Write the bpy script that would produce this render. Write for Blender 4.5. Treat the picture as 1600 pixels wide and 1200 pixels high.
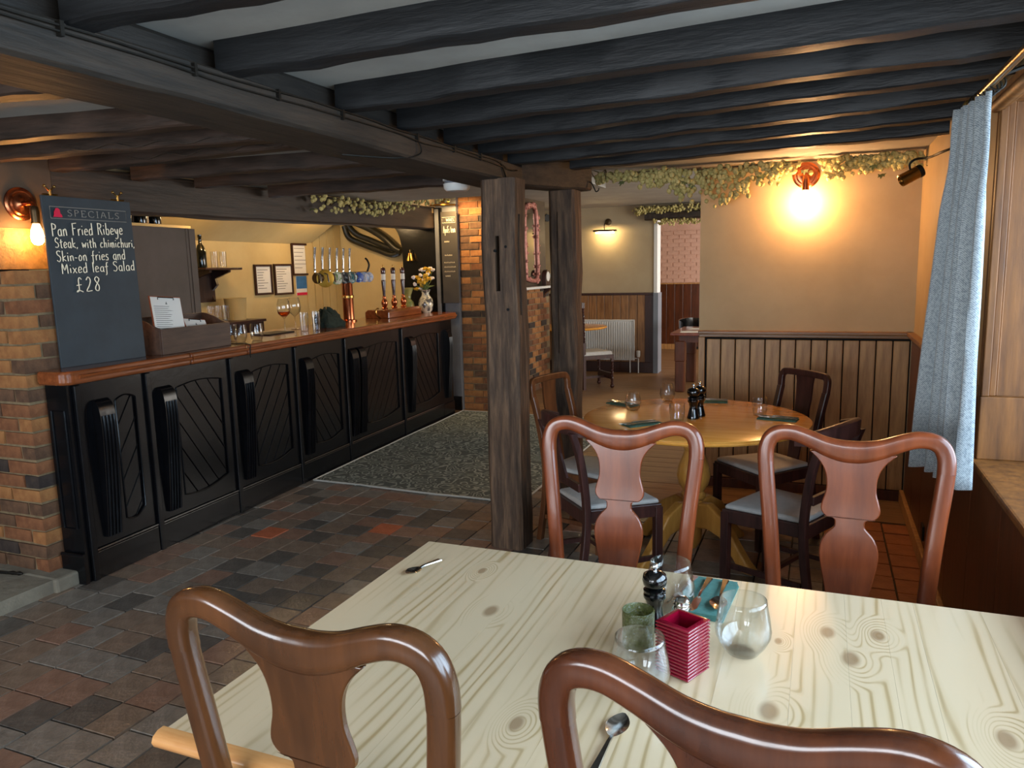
import bpy, bmesh, math, random
from mathutils import Vector, Matrix
random.seed(7)
for o in list(bpy.data.objects): bpy.data.objects.remove(o)
scene = bpy.context.scene
COL = scene.collection
PI = math.pi
R = math.radians
# ------------------------------------------------------------------ camera
CAM_H = 1.6
def camera():
    pitch, roll, yaw = R(8.66), R(-1.385), R(22.3)
    c, s = math.cos(pitch), math.sin(pitch)
    fw, dn, rt = Vector((0, c, -s)), Vector((0, -s, -c)), Vector((1, 0, 0))
    cr, sr = math.cos(roll), math.sin(roll)
    ix, iy = rt*cr - dn*sr, rt*sr + dn*cr
    rz = Matrix.Rotation(yaw, 3, 'Z')
    ix, iy, fw = rz @ ix, rz @ iy, rz @ fw
    cd = bpy.data.cameras.new('camera'); cam = bpy.data.objects.new('camera', cd); COL.objects.link(cam)
    m = Matrix((ix, -iy, -fw)).transposed().to_4x4(); m.translation = (0, 0, CAM_H)
    cam.matrix_world = m
    cd.sensor_width = 36; cd.lens = 36*1180/1600; cd.clip_start = .02; cd.clip_end = 100
    scene.camera = cam
    return ix, iy, fw
IX, IY, FW = camera()
def project(p):
    q = Vector(p) - Vector((0, 0, CAM_H)); d = q.dot(FW)
    if d < .05: return None
    return 800 + 1180*q.dot(IX)/d, 600 + 1180*q.dot(IY)/d, d
# ------------------------------------------------------------------ world, daylight, exposure
w = bpy.data.worlds.new('world'); scene.world = w; w.use_nodes = True
bg = w.node_tree.nodes['Background']; bg.inputs[0].default_value = (.72, .84, 1, 1); bg.inputs[1].default_value = 1.5
vs = scene.view_settings
vs.view_transform = 'Standard'; vs.look = 'None'; vs.gamma = 1; vs.use_curve_mapping = False; vs.exposure = .75
def area(name, loc, rot, sx, sy, power, col):
    l = bpy.data.lights.new(name, 'AREA'); l.shape = 'RECTANGLE'; l.size = sx; l.size_y = sy; l.energy = power; l.color = col
    o = bpy.data.objects.new(name, l); COL.objects.link(o); o.location = loc; o.rotation_euler = rot; return o
# daylight entering through the windows (just outside each opening)
area('daylight_side_window', (1.75, .9, 1.75), (0, R(82), 0), 1.7, 5.0, 195, (.58, .79, 1))
area('daylight_rear_window', (-1.7, -2.68, 1.45), (R(90), 0, 0), 3.4, 1.3, 120, (.9, .95, 1))
area('daylight_far_room', (1.9, 8.6, 1.5), (0, R(90), 0), 1.5, 3.6, 95, (1, .93, .82))
area('daylight_last_room', (1.9, 12.9, 1.5), (0, R(90), 0), 1.4, 1.8, 130, (1, .9, .84))
# ------------------------------------------------------------------ materials
MATS = {}
def C(h):
    h = h.lstrip('#'); v = [int(h[i:i+2], 16)/255 for i in (0, 2, 4)]
    return tuple((x/12.92 if x <= .04045 else ((x+.055)/1.055)**2.4) for x in v) + (1,)
def mat(name, c1, c2=None, rough=.5, metal=0, scale=6, stretch=(1, 1, 1), bump=0, bscale=None, detail=6, coat=0,
        emit=None, es=0, trans=0, ior=1.45, lo=.35, hi=.65, spec=.5, sheen=0, c3=None):
    if name in MATS: return MATS[name]
    m = bpy.data.materials.new(name); m.use_nodes = True; MATS[name] = m
    nt = m.node_tree; N = nt.nodes; L = nt.links; b = N['Principled BSDF']
    b.inputs['Base Color'].default_value = C(c1); b.inputs['Roughness'].default_value = rough
    b.inputs['Metallic'].default_value = metal; b.inputs['IOR'].default_value = ior
    b.inputs['Specular IOR Level'].default_value = spec
    if coat: b.inputs['Coat Weight'].default_value = coat; b.inputs['Coat Roughness'].default_value = .12
    if sheen: b.inputs['Sheen Weight'].default_value = sheen
    if trans: b.inputs['Transmission Weight'].default_value = trans
    if emit: b.inputs['Emission Color'].default_value = C(emit); b.inputs['Emission Strength'].default_value = es
    if c2 or bump:
        tc = N.new('ShaderNodeTexCoord'); mp = N.new('ShaderNodeMapping'); L.new(tc.outputs['Object'], mp.inputs[0])
        mp.inputs['Scale'].default_value = stretch
        no = N.new('ShaderNodeTexNoise'); no.inputs['Scale'].default_value = scale; no.inputs['Detail'].default_value = detail
        no.inputs['Roughness'].default_value = .62; L.new(mp.outputs[0], no.inputs['Vector'])
        if c2:
            r = N.new('ShaderNodeValToRGB'); r.color_ramp.elements[0].position = lo; r.color_ramp.elements[1].position = hi
            r.color_ramp.elements[0].color = C(c1); r.color_ramp.elements[1].color = C(c2)
            if c3: e = r.color_ramp.elements.new((lo+hi)/2); e.color = C(c3)
            L.new(no.outputs[0], r.inputs[0]); L.new(r.outputs[0], b.inputs['Base Color'])
        if bump:
            n2 = no
            if bscale:
                n2 = N.new('ShaderNodeTexNoise'); n2.inputs['Scale'].default_value = bscale; n2.inputs['Detail'].default_value = 5
                L.new(mp.outputs[0], n2.inputs['Vector'])
            bp = N.new('ShaderNodeBump'); bp.inputs['Strength'].default_value = bump; bp.inputs['Distance'].default_value = .01
            L.new(n2.outputs[0], bp.inputs['Height']); L.new(bp.outputs[0], b.inputs['Normal'])
    return m
def wood(name, c1, c2, axis='x', rough=.4, scale=5, coat=0, bump=.15, c3=None, lo=.32, hi=.68, spec=.5):
    st = {'x': (1, 9, 9), 'y': (9, 1, 9), 'z': (9, 9, 1)}[axis]
    return mat(name, c1, c2, rough, scale=scale, stretch=st, bump=bump, coat=coat, c3=c3, lo=lo, hi=hi, spec=spec)
KNOTS = [(-.735, 1.616, .020), (.04, 1.77, .019), (.145, 1.79, .018), (.085, 1.66, .022), (-.065, 1.40, .022), (-.062, 1.69, .010), (-.86, 1.84, .013), (-.93, 1.33, .014), (-.5, 1.2, .016), (.33, 1.45, .02)]
def pine(name):
    m = bpy.data.materials.new(name); m.use_nodes = True; MATS[name] = m
    nt = m.node_tree; N = nt.nodes; L = nt.links; b = N['Principled BSDF']
    oi = N.new('ShaderNodeObjectInfo'); tc = N.new('ShaderNodeTexCoord')
    cb = N.new('ShaderNodeCombineXYZ'); mu = N.new('ShaderNodeMath'); mu.operation = 'MULTIPLY'; mu.inputs[1].default_value = 37
    L.new(oi.outputs['Random'], mu.inputs[0]); L.new(mu.outputs[0], cb.inputs[1]); L.new(mu.outputs[0], cb.inputs[2])
    ad = N.new('ShaderNodeVectorMath'); ad.operation = 'ADD'; L.new(tc.outputs['Object'], ad.inputs[0]); L.new(cb.outputs[0], ad.inputs[1])
    mp = N.new('ShaderNodeMapping'); mp.inputs['Scale'].default_value = (1, .11, 1); L.new(ad.outputs[0], mp.inputs[0])
    vo = N.new('ShaderNodeTexVoronoi'); vo.inputs['Scale'].default_value = 1.0
    mk = N.new('ShaderNodeMapping'); mk.inputs['Scale'].default_value = (5.2, 2.3, .01); L.new(ad.outputs[0], mk.inputs[0]); L.new(mk.outputs[0], vo.inputs['Vector'])
    n1 = N.new('ShaderNodeTexNoise'); n1.inputs['Scale'].default_value = 5; n1.inputs['Detail'].default_value = 3; L.new(mp.outputs[0], n1.inputs['Vector'])
    tk = N.new('ShaderNodeTexCoord'); tk.name = 'table_space'; gsum = None; dsum = None
    for (kx, ky, kr) in KNOTS:
        a = N.new('ShaderNodeVectorMath'); a.operation = 'SUBTRACT'; a.inputs[1].default_value = (kx, ky, 0); L.new(tk.outputs['Object'], a.inputs[0])
        b2 = N.new('ShaderNodeVectorMath'); b2.operation = 'MULTIPLY'; b2.inputs[1].default_value = (1/kr, .55/kr, 0); L.new(a.outputs[0], b2.inputs[0])
        ln = N.new('ShaderNodeVectorMath'); ln.operation = 'LENGTH'; L.new(b2.outputs[0], ln.inputs[0])
        g = N.new('ShaderNodeMapRange'); g.interpolation_type = 'SMOOTHSTEP'; g.inputs[1].default_value = 0; g.inputs[2].default_value = 3.6; g.inputs[3].default_value = 1; g.inputs[4].default_value = 0; L.new(ln.outputs['Value'], g.inputs[0])
        dk = N.new('ShaderNodeMapRange'); dk.inputs[1].default_value = .55; dk.inputs[2].default_value = 1.05; dk.inputs[3].default_value = .8; dk.inputs[4].default_value = 0; L.new(ln.outputs['Value'], dk.inputs[0])
        for nm, nd in (('g', g), ('d', dk)):
            prev = gsum if nm == 'g' else dsum
            if prev is None: cur = nd.outputs[0]
            else:
                s_ = N.new('ShaderNodeMath'); s_.operation = 'ADD'; L.new(prev, s_.inputs[0]); L.new(nd.outputs[0], s_.inputs[1]); cur = s_.outputs[0]
            if nm == 'g': gsum = cur
            else: dsum = cur
    kb = N.new('ShaderNodeMapRange'); kb.inputs[1].default_value = 0; kb.inputs[2].default_value = .33; kb.inputs[3].default_value = 1; kb.inputs[4].default_value = 0
    kb.interpolation_type = 'SMOOTHSTEP'; L.new(vo.outputs['Distance'], kb.inputs[0])
    a1 = N.new('ShaderNodeMath'); a1.operation = 'MULTIPLY_ADD'; a1.inputs[1].default_value = 1.3; L.new(gsum, a1.inputs[0]); L.new(n1.outputs[0], a1.inputs[2])
    s1 = N.new('ShaderNodeMath'); s1.operation = 'MULTIPLY'; s1.inputs[1].default_value = 30; sp = N.new('ShaderNodeSeparateXYZ'); L.new(ad.outputs[0], sp.inputs[0]); xa = N.new('ShaderNodeMath'); xa.operation = 'MULTIPLY_ADD'; xa.inputs[1].default_value = 7.5; L.new(sp.outputs[0], xa.inputs[0]); L.new(a1.outputs[0], xa.inputs[2]); L.new(xa.outputs[0], s1.inputs[0])
    s2 = N.new('ShaderNodeMath'); s2.operation = 'SINE'; L.new(s1.outputs[0], s2.inputs[0])
    r = N.new('ShaderNodeValToRGB'); e = r.color_ramp.elements; e[0].position = .35; e[0].color = C('#cdb796'); e[1].position = 1; e[1].color = C('#a88f66')
    x = r.color_ramp.elements.new(.80); x.color = C('#c5ae8a')
    h = N.new('ShaderNodeMapRange'); h.inputs[1].default_value = -1; L.new(s2.outputs[0], h.inputs[0]); L.new(h.outputs[0], r.inputs[0])
    kd = N.new('ShaderNodeMapRange'); kd.inputs[1].default_value = .045; kd.inputs[2].default_value = .10; kd.inputs[3].default_value = 1; kd.inputs[4].default_value = 0
    L.new(vo.outputs['Distance'], kd.inputs[0])
    gt = N.new('ShaderNodeMath'); gt.operation = 'GREATER_THAN'; gt.inputs[1].default_value = .55
    sx = N.new('ShaderNodeSeparateColor'); L.new(vo.outputs['Color'], sx.inputs[0]); L.new(sx.outputs[0], gt.inputs[0])
    km = N.new('ShaderNodeMath'); km.operation = 'MULTIPLY'; L.new(kd.outputs[0], km.inputs[0]); L.new(gt.outputs[0], km.inputs[1])
    mx = N.new('ShaderNodeMix'); mx.data_type = 'RGBA'; mx.inputs['B'].default_value = C('#8d7152')
    n3 = N.new('ShaderNodeTexNoise'); n3.inputs['Scale'].default_value = 14; n3.inputs['Detail'].default_value = 3; L.new(mp.outputs[0], n3.inputs['Vector'])
    f3 = N.new('ShaderNodeMapRange'); f3.inputs[1].default_value = .38; f3.inputs[2].default_value = .62; L.new(n3.outputs[0], f3.inputs[0])
    m3 = N.new('ShaderNodeMix'); m3.data_type = 'RGBA'; m3.inputs['A'].default_value = C('#cdb796'); L.new(f3.outputs[0], m3.inputs['Factor']); L.new(r.outputs[0], m3.inputs['B'])
    L.new(dsum, mx.inputs['Factor']); L.new(m3.outputs['Result'], mx.inputs['A']); L.new(mx.outputs['Result'], b.inputs['Base Color'])
    b.inputs['Roughness'].default_value = .3; b.inputs['Coat Weight'].default_value = .25; b.inputs['Coat Roughness'].default_value = .18
    return m
M = dict(
 tile0=mat('tile_brown', '#6a5a4d', '#857363', .3, scale=14, bump=.25, bscale=60),
 tile1=mat('tile_grey', '#69625a', '#857d73', .3, scale=14, bump=.25, bscale=60),
 tile2=mat('tile_dark', '#4b4641', '#625c55', .3, scale=14, bump=.25, bscale=60),
 tile3=mat('tile_rust', '#73584a', '#8d705f', .3, scale=14, bump=.25, bscale=60),
 tile4=mat('tile_orange', '#a05434', '#b8694a', .45, scale=14, bump=.25, bscale=60),
 tile5=mat('tile_terracotta', '#8a5230', '#a2663f', .42, scale=10, bump=.2, bscale=60),
 grout=mat('grout', '#2c2722', '#4a433c', .9, scale=20),
 board_floor=wood('oak_floor', '#6a4c30', '#8d6b48', 'x', .45, 3),
 white_ceil=mat('white_ceiling', '#96928a', '#a5a198', .85, scale=3, bump=.25, bscale=9),
 ochre=mat('ochre_plaster', '#a99068', '#b39a72', .6, scale=2.5, bump=.22, bscale=6),
 olive=mat('olive_plaster', '#9f8e72', '#a8987b', .7, scale=2.5, bump=.1, bscale=8),
 brownwall=mat('brown_plaster', '#3f3124', '#4d3d2d', .6, scale=3, bump=.3, bscale=9),
 cream=mat('cream_plaster', '#c3aa74', '#b99f69', .65, scale=2.5, bump=.15, bscale=8),
 greywall=mat('grey_plaster', '#5f6064', '#6b6c70', .75, scale=4, bump=.1, bscale=9),
 relief=mat('embossed_paper', '#5e4828', '#775c33', .5, scale=22, bump=.9),
 pinkwall=mat('pink_brick_paint', '#c7a08c', '#d2ae9b', .6, scale=3, bump=.35, bscale=14),
 blackbeam=wood('black_painted_timber', '#121213', '#232425', 'x', .5, 3, bump=.55, spec=.4),
 blackbeamy=wood('black_painted_timber_long', '#1d1a17', '#332c26', 'y', .55, 3, bump=.5, spec=.4),
 mainbeam=wood('dark_brown_beam', '#211f1c', '#3d332a', 'y', .6, 3, bump=.6, spec=.35),
 browntimber=wood('smoky_brown_joist', '#241b14', '#43332a', 'x', .55, 3, bump=.5, spec=.35),
 lintelw=wood('brown_black_lintel', '#231b14', '#3b2d22', 'y', .55, 3, bump=.45),
 postw=wood('old_oak_post', '#35261b', '#6e543e', 'z', .75, 4, bump=1, c3='#4d3a2b'),
 dark=mat('dark_void', '#0b0a09', rough=.9),
 barblack=mat('black_gloss_paint', '#070709', '#0c0d10', .24, scale=12, bump=.12, spec=.38),
 counter=wood('mahogany_counter', '#653318', '#8d4c27', 'x', .2, 4, coat=.6, bump=.06),
 dado=wood('dado_oak', '#94693f', '#bd915b', 'z', .42, 3.5, bump=.12),
 dado_far=wood('dado_far_oak', '#6e4b2d', '#966c42', 'z', .42, 3.5, bump=.12),
 dado_red=wood('dado_mahogany', '#40200f', '#5e3018', 'z', .38, 3, bump=.12),
 dadocap=wood('dado_cap', '#6d4928', '#8d6236', 'x', .35, 4),
 window_wood=wood('window_oak', '#54300f', '#82501f', 'z', .55, 3, bump=.15),
 mah_red=wood('red_mahogany', '#5a2813', '#7f3e20', 'z', .28, 2.2, coat=.35, bump=.04, c3='#6d3319'),
 mah_brown=wood('brown_mahogany', '#3c2210', '#573319', 'z', .24, 2.2, coat=.5, bump=.04),
 mah_dark=wood('deep_mahogany', '#3c1d10', '#592e18', 'z', .24, 2.2, coat=.5, bump=.04),
 darkchair=wood('dark_oak_chair', '#2a1714', '#4a2a24', 'z', .35, 4, bump=.1),
 midchair=wood('brown_oak_chair', '#4a2a18', '#6f4325', 'z', .35, 4, bump=.1),
 seatpad=mat('grey_vinyl', '#a9a6a2', '#b6b2ad', .45, scale=30, bump=.08),
 brownpad=mat('brown_leather', '#4a2e1e', '#5c3a26', .45, scale=20, bump=.1),
 roundtop=wood('honey_pine', '#cf8a30', '#e0a34e', 'x', .25, 2.5, coat=.4, bump=.03),
 honey=wood('honey_turned', '#b07a34', '#c99248', 'z', .28, 4, coat=.3),
 oldpine=wood('orange_pine_edge', '#b57a45', '#cd9a63', 'x', .22, 5, coat=.4, bump=.03),
 pine=pine('scrubbed_pine'),
 glass=None,
 amber=mat('amber_drink', '#d0581a', rough=.05, trans=.8, ior=1.33),
 greenglass=mat('green_glass', '#7d8452', '#8d945c', rough=.12, trans=.75, scale=60, bump=.8, bscale=90),
 redglass=mat('red_glass', '#8c0a28', rough=.05, trans=.3, ior=1.5, coat=1),
 pane=None,
 mirror=mat('mirror_glass', '#d8d8d0', rough=.03, metal=1),
 steel=mat('polished_steel', '#c9c6c0', rough=.15, metal=1),
 chrome=mat('chrome', '#e0e2e4', rough=.06, metal=1),
 copper=mat('copper', '#c0724c', '#a55c3a', .25, metal=1, scale=8),
 brass=mat('brass', '#b08a4a', '#94713a', .28, metal=1, scale=8),
 bronze=mat('dark_bronze', '#4a3a28', '#5c482f', .35, metal=.8, scale=8),
 iron=mat('black_iron', '#15130f', '#26221c', .5, metal=.5, scale=10),
 millblack=mat('black_lacquer', '#080808', rough=.12, coat=.6),
 napkin=mat('teal_napkin', '#3f6c66', '#4a7a73', .85, scale=80, bump=.2),
 napkin_dk=mat('green_napkin', '#2f5145', '#3c6153', .85, scale=80, bump=.2),
 towel=mat('bottle_green_cloth', '#141d16', '#253026', .9, scale=40, bump=.3),
 slate=mat('chalkboard', '#2b3338', '#323b41', .6, scale=5, bump=.03),
 slate_edge=mat('chalkboard_edge', '#3b3733', rough=.6),
 chalk=mat('cream_chalk', '#efe2c6', rough=.9),
 chalk_grey=mat('faded_chalk', '#8f8a80', rough=.9),
 red=mat('red_emblem', '#d2123e', rough=.6),
 paper=mat('white_paper', '#d9d6cf', rough=.8),
 ink=mat('grey_ink', '#6d6a66', rough=.8),
 clipboard=mat('clipboard_wood', '#7a3f28', '#8b4c30', .5, scale=8),
 boxwood=wood('dark_walnut_box', '#3a271e', '#523a2c', 'x', .55, 4),
 panelbrown=mat('taupe_panel', '#4a3f36', '#544840', .6, scale=4),
 framew=wood('dark_frame', '#2a1610', '#3e2218', 'z', .35, 5),
 blueposter=mat('blue_poster', '#2c5f93', '#3a75ab', .6, scale=9),
 hop=mat('dried_hop', '#a39a5c', '#cdbd80', .9, scale=16, lo=.3, hi=.7),
 hopleaf=mat('hop_leaf', '#4f5a35', '#6d7344', .85, scale=14),
 stem=mat('dry_stem', '#5a4a2c', rough=.9),
 curtain=None, rug=None,
 white=mat('white_enamel', '#d6d6d2', rough=.35),
 whitewood=mat('white_gloss', '#d0d0cc', rough=.4),
 greyjamb=mat('grey_gloss', '#6f757d', rough=.4),
 plastic=mat('black_plastic', '#141414', rough=.45),
 pinkgilt=mat('pink_gilt', '#c88a7c', '#a8685a', .4, scale=30, bump=.4, metal=.2),
 stone=mat('hearth_stone', '#6d675a', '#857e6e', .8, scale=6, bump=.5, bscale=20),
 mortar=mat('mortar', '#6b5a42', '#857255', .95, scale=18, bump=.5),
 brick0=mat('brick_orange', '#875731', '#a06e40', .85, scale=16, bump=.6),
 brick1=mat('brick_red', '#694027', '#855636', .85, scale=16, bump=.6),
 brick2=mat('brick_brown', '#4f3828', '#6a4c36', .85, scale=16, bump=.6),
 brick3=mat('brick_dark', '#2c2320', '#40342c', .8, scale=16, bump=.6),
 bulb=mat('lit_bulb', '#ffd8a0', emit='#ffb668', es=110),
 bulb2=mat('lit_globe', '#ffe0b0', emit='#ffc486', es=95),
 lamp_strip=mat('lit_tube', '#fff0d0', emit='#ffdc9c', es=120),
 fairy=mat('lit_fairy_bulb', '#ffe0b0', emit='#ffc878', es=40),
 vaseg=mat('green_glaze', '#77834a', '#a59a5e', .25, scale=12, lo=.4, hi=.6, coat=.4),
 vasew=mat('white_blue_glaze', '#cfc7b0', '#4a4a4c', .2, scale=14, lo=.46, hi=.54, coat=.5),
 yellow=mat('yellow_petals', '#d0a52c', '#b98a1e', .8, scale=20),
 whitepetal=mat('white_petals', '#cfc6c8', rough=.8),
 leaf=mat('green_leaves', '#55663a', '#6b7c48', .8, scale=20),
 pump_handle=mat('purple_brown_handle', '#341c1c', '#45262a', .2, coat=.5),
 gold=mat('gold_badge', '#a8862f', '#8b6c22', .4, scale=12, metal=.6),
 badge_g=mat('green_badge', '#6f8a4a', '#c8c8b8', .4, scale=40, lo=.45, hi=.55),
 badge_k=mat('black_badge', '#22262a', '#9aa0a2', .4, scale=40, lo=.5, hi=.6),
 badge_t=mat('teal_badge', '#2f6a70', '#c8d2cc', .4, scale=40, lo=.5, hi=.6),
 badge_b=mat('blue_badge', '#2c4a94', '#b8c4d8', .4, scale=40, lo=.55, hi=.65),
 badge_p=mat('pale_badge', '#7e8fae', '#c9b8b0', .4, scale=40, lo=.45, hi=.6),
 hose=mat('black_hose', '#16150f', '#28261a', .35, scale=10),
 bottle=mat('dark_bottle', '#0c0f0b', rough=.1, coat=.5),
)
def woven(name):
    m = bpy.data.materials.new(name); m.use_nodes = True; nt = m.node_tree; N = nt.nodes; L = nt.links; b = N['Principled BSDF']
    tc = N.new('ShaderNodeTexCoord')
    a = N.new('ShaderNodeTexWave'); a.wave_type = 'BANDS'; a.bands_direction = 'DIAGONAL'; a.inputs['Scale'].default_value = 95; a.inputs['Distortion'].default_value = 3; a.inputs['Detail Scale'].default_value = 6
    n = N.new('ShaderNodeTexNoise'); n.inputs['Scale'].default_value = 160; L.new(tc.outputs['Object'], a.inputs[0]); L.new(tc.outputs['Object'], n.inputs[0])
    x = N.new('ShaderNodeMath'); x.operation = 'MULTIPLY_ADD'; x.inputs[1].default_value = .35; L.new(a.outputs[1], x.inputs[0]); L.new(n.outputs[0], x.inputs[2])
    r = N.new('ShaderNodeValToRGB'); r.color_ramp.elements[0].position = .4; r.color_ramp.elements[1].position = .85
    r.color_ramp.elements[0].color = C('#6e7a82'); r.color_ramp.elements[1].color = C('#a9b2b6')
    L.new(x.outputs[0], r.inputs[0]); L.new(r.outputs[0], b.inputs['Base Color']); b.inputs['Roughness'].default_value = .95
    b.inputs['Sheen Weight'].default_value = .3
    return m
def clearglass(name, k):
    m = bpy.data.materials.new(name); m.use_nodes = True; nt = m.node_tree; N = nt.nodes; L = nt.links; N.remove(N['Principled BSDF'])
    t = N.new('ShaderNodeBsdfTransparent'); t.inputs[0].default_value = (.965, .975, .975, 1); g = N.new('ShaderNodeBsdfGlossy'); g.inputs['Roughness'].default_value = .03
    lw = N.new('ShaderNodeLayerWeight'); lw.inputs[0].default_value = .5; mx = N.new('ShaderNodeMixShader')
    pw = N.new('ShaderNodeMath'); pw.operation = 'POWER'; pw.inputs[1].default_value = 2.3; L.new(lw.outputs['Facing'], pw.inputs[0])
    ma = N.new('ShaderNodeMath'); ma.operation = 'MULTIPLY_ADD'; ma.inputs[1].default_value = k; ma.inputs[2].default_value = .04; L.new(pw.outputs[0], ma.inputs[0]); L.new(ma.outputs[0], mx.inputs[0]); L.new(t.outputs[0], mx.inputs[1]); L.new(g.outputs[0], mx.inputs[2]); L.new(mx.outputs[0], N['Material Output'].inputs[0])
    return m
def rugmat(name):
    m = bpy.data.materials.new(name); m.use_nodes = True; nt = m.node_tree; N = nt.nodes; L = nt.links; b = N['Principled BSDF']
    tc = N.new('ShaderNodeTexCoord')
    n = N.new('ShaderNodeTexNoise'); n.inputs['Scale'].default_value = 6; n.inputs['Detail'].default_value = 1; L.new(tc.outputs['Object'], n.inputs[0])
    v = N.new('ShaderNodeMix'); v.data_type = 'RGBA'; v.inputs['Factor'].default_value = .2; L.new(tc.outputs['Object'], v.inputs['A']); L.new(n.outputs['Color'], v.inputs['B'])
    a = N.new('ShaderNodeTexVoronoi'); a.inputs['Scale'].default_value = 11; L.new(v.outputs['Result'], a.inputs['Vector'])
    s = N.new('ShaderNodeMath'); s.operation = 'MULTIPLY'; s.inputs[1].default_value = 22; L.new(a.outputs['Distance'], s.inputs[0])
    s2 = N.new('ShaderNodeMath'); s2.operation = 'SINE'; L.new(s.outputs[0], s2.inputs[0])
    r = N.new('ShaderNodeValToRGB'); r.color_ramp.elements[0].position = .2; r.color_ramp.elements[1].position = .8
    r.color_ramp.elements[0].color = C('#555954'); r.color_ramp.elements[1].color = C('#8d9188')
    L.new(s2.outputs[0], r.inputs[0]); L.new(r.outputs[0], b.inputs['Base Color']); b.inputs['Roughness'].default_value = 1
    b.inputs['Specular IOR Level'].default_value = .1
    return m
M['curtain'] = woven('blue_grey_tweed'); M['rug'] = rugmat('grey_scroll_rug')
M['glass'] = clearglass('clear_glass', .8); M['pane'] = clearglass('window_glass', .3)
M['rugedge'] = mat('pale_rug_binding', '#a3a098', rough=.9)
# ------------------------------------------------------------------ mesh helpers
def rotm(r):
    if r is None: return Matrix.Identity(3)
    if isinstance(r, Matrix): return r
    return Matrix.Rotation(r[2], 3, 'Z') @ Matrix.Rotation(r[1], 3, 'Y') @ Matrix.Rotation(r[0], 3, 'X')
class MB:
    def __init__(s): s.v = []; s.f = []; s.m = []
    def add(s, vs, fs, mi=0):
        n = len(s.v); s.v += [tuple(x) for x in vs]; s.f += [tuple(n+i for i in f) for f in fs]; s.m += [mi]*len(fs); return s
    def box(s, c, d, rot=None, mi=0, top=1.0):
        m = rotm(rot); h = [x/2 for x in d]; vs = []
        for z in (-1, 1):
            k = top if z > 0 else 1
            for (x, y) in ((-1, -1), (1, -1), (1, 1), (-1, 1)):
                vs.append(Vector(c) + m @ Vector((x*h[0]*k, y*h[1]*k, z*h[2])))
        return s.add(vs, [(3, 2, 1, 0), (4, 5, 6, 7), (0, 1, 5, 4), (1, 2, 6, 5), (2, 3, 7, 6), (3, 0, 4, 7)], mi)
    def bb(s, x0, x1, y0, y1, z0, z1, mi=0): return s.box(((x0+x1)/2, (y0+y1)/2, (z0+z1)/2), (x1-x0, y1-y0, z1-z0), None, mi)
    def loft(s, rings, closed=True, caps=True, mi=0, loop=False):
        n = len(rings[0]); vs = [p for r in rings for p in r]; fs = []; k = len(rings)
        for i in range(k if loop else k-1):
            a, b2 = i*n, ((i+1) % k)*n
            for j in range(n if closed else n-1):
                j2 = (j+1) % n; fs.append((a+j, a+j2, b2+j2, b2+j))
        if caps and closed and not loop: fs += [tuple(range(n-1, -1, -1)), tuple((k-1)*n+j for j in range(n))]
        return s.add(vs, fs, mi)
    def tube(s, path, r, n=8, caps=True, mi=0, loop=False):
        P = [Vector(p) for p in path]; rings = []; K = len(P); up = None
        for i, p in enumerate(P):
            a = P[(i-1) % K] if (loop or i) else P[0]; b2 = P[(i+1) % K] if (loop or i < K-1) else P[-1]
            t = (b2-a).normalized() if (b2-a).length > 1e-9 else Vector((0, 0, 1))
            if up is None:
                up = Vector((0, 0, 1)) if abs(t.z) < .9 else Vector((1, 0, 0))
            x = up.cross(t)
            if x.length < 1e-4: x = Vector((1, 0, 0)).cross(t)
            x.normalize(); y = t.cross(x); up = y
            rr = r[i] if isinstance(r, (list, tuple)) else r
            rings.append([p + x*(math.cos(2*PI*j/n)*rr) + y*(math.sin(2*PI*j/n)*rr) for j in range(n)])
        return s.loft(rings, True, caps, mi, loop)
    def sweep(s, path, sec, bi, scale=None, mi=0):
        """sec: list of (a,b): a along in-plane normal, b along binormal bi"""
        P = [Vector(p) for p in path]; B = Vector(bi).normalized(); rings = []
        for i, p in enumerate(P):
            t = (P[min(i+1, len(P)-1)] - P[max(i-1, 0)]).normalized(); n = t.cross(B).normalized()
            k = scale[i] if scale else 1
            if not isinstance(k, (tuple, list)): k = (k, k)
            rings.append([p + n*(a*k[0]) + B*(b2*k[1]) for a, b2 in sec])
        return s.loft(rings, True, True, mi)
    def lathe(s, prof, n=20, c=(0, 0, 0), mi=0, caps=True, m=None):
        m = rotm(m); rings = []
        for r, z in prof:
            rings.append([Vector(c) + m @ Vector((math.cos(2*PI*j/n)*r, math.sin(2*PI*j/n)*r, z)) for j in range(n)])
        return s.loft(rings, True, caps, mi)
    def prism(s, poly, t0, t1, f, mi=0):
        n = len(poly); vs = [f(a, b2, t0) for a, b2 in poly] + [f(a, b2, t1) for a, b2 in poly]
        fs = [tuple(range(n-1, -1, -1)), tuple(range(n, 2*n))] + [(i, (i+1) % n, n+(i+1) % n, n+i) for i in range(n)]
        return s.add(vs, fs, mi)
    def ball(s, c, r, n=8, k=6, mi=0, sc=(1, 1, 1)):
        rings = []
        for i in range(k+1):
            a = PI*i/k; rr = max(math.sin(a), .02)
            rings.append([Vector((c[0]+sc[0]*r*rr*math.cos(2*PI*j/n), c[1]+sc[1]*r*rr*math.sin(2*PI*j/n), c[2]-sc[2]*r*math.cos(a))) for j in range(n)])
        return s.loft(rings, True, True, mi)
    def mesh(s, name, mats, smooth=40):
        me = bpy.data.meshes.new(name); me.from_pydata(s.v, [], s.f)
        for m in (mats if isinstance(mats, (list, tuple)) else [mats]): me.materials.append(m)
        if len(me.materials) > 1: me.polygons.foreach_set('material_index', s.m)
        bm = bmesh.new(); bm.from_mesh(me); bmesh.ops.recalc_face_normals(bm, faces=bm.faces); bm.to_mesh(me); bm.free()
        if smooth:
            me.polygons.foreach_set('use_smooth', [True]*len(me.polygons)); me.set_sharp_from_angle(angle=R(smooth))
        me.update(); return me
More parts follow.
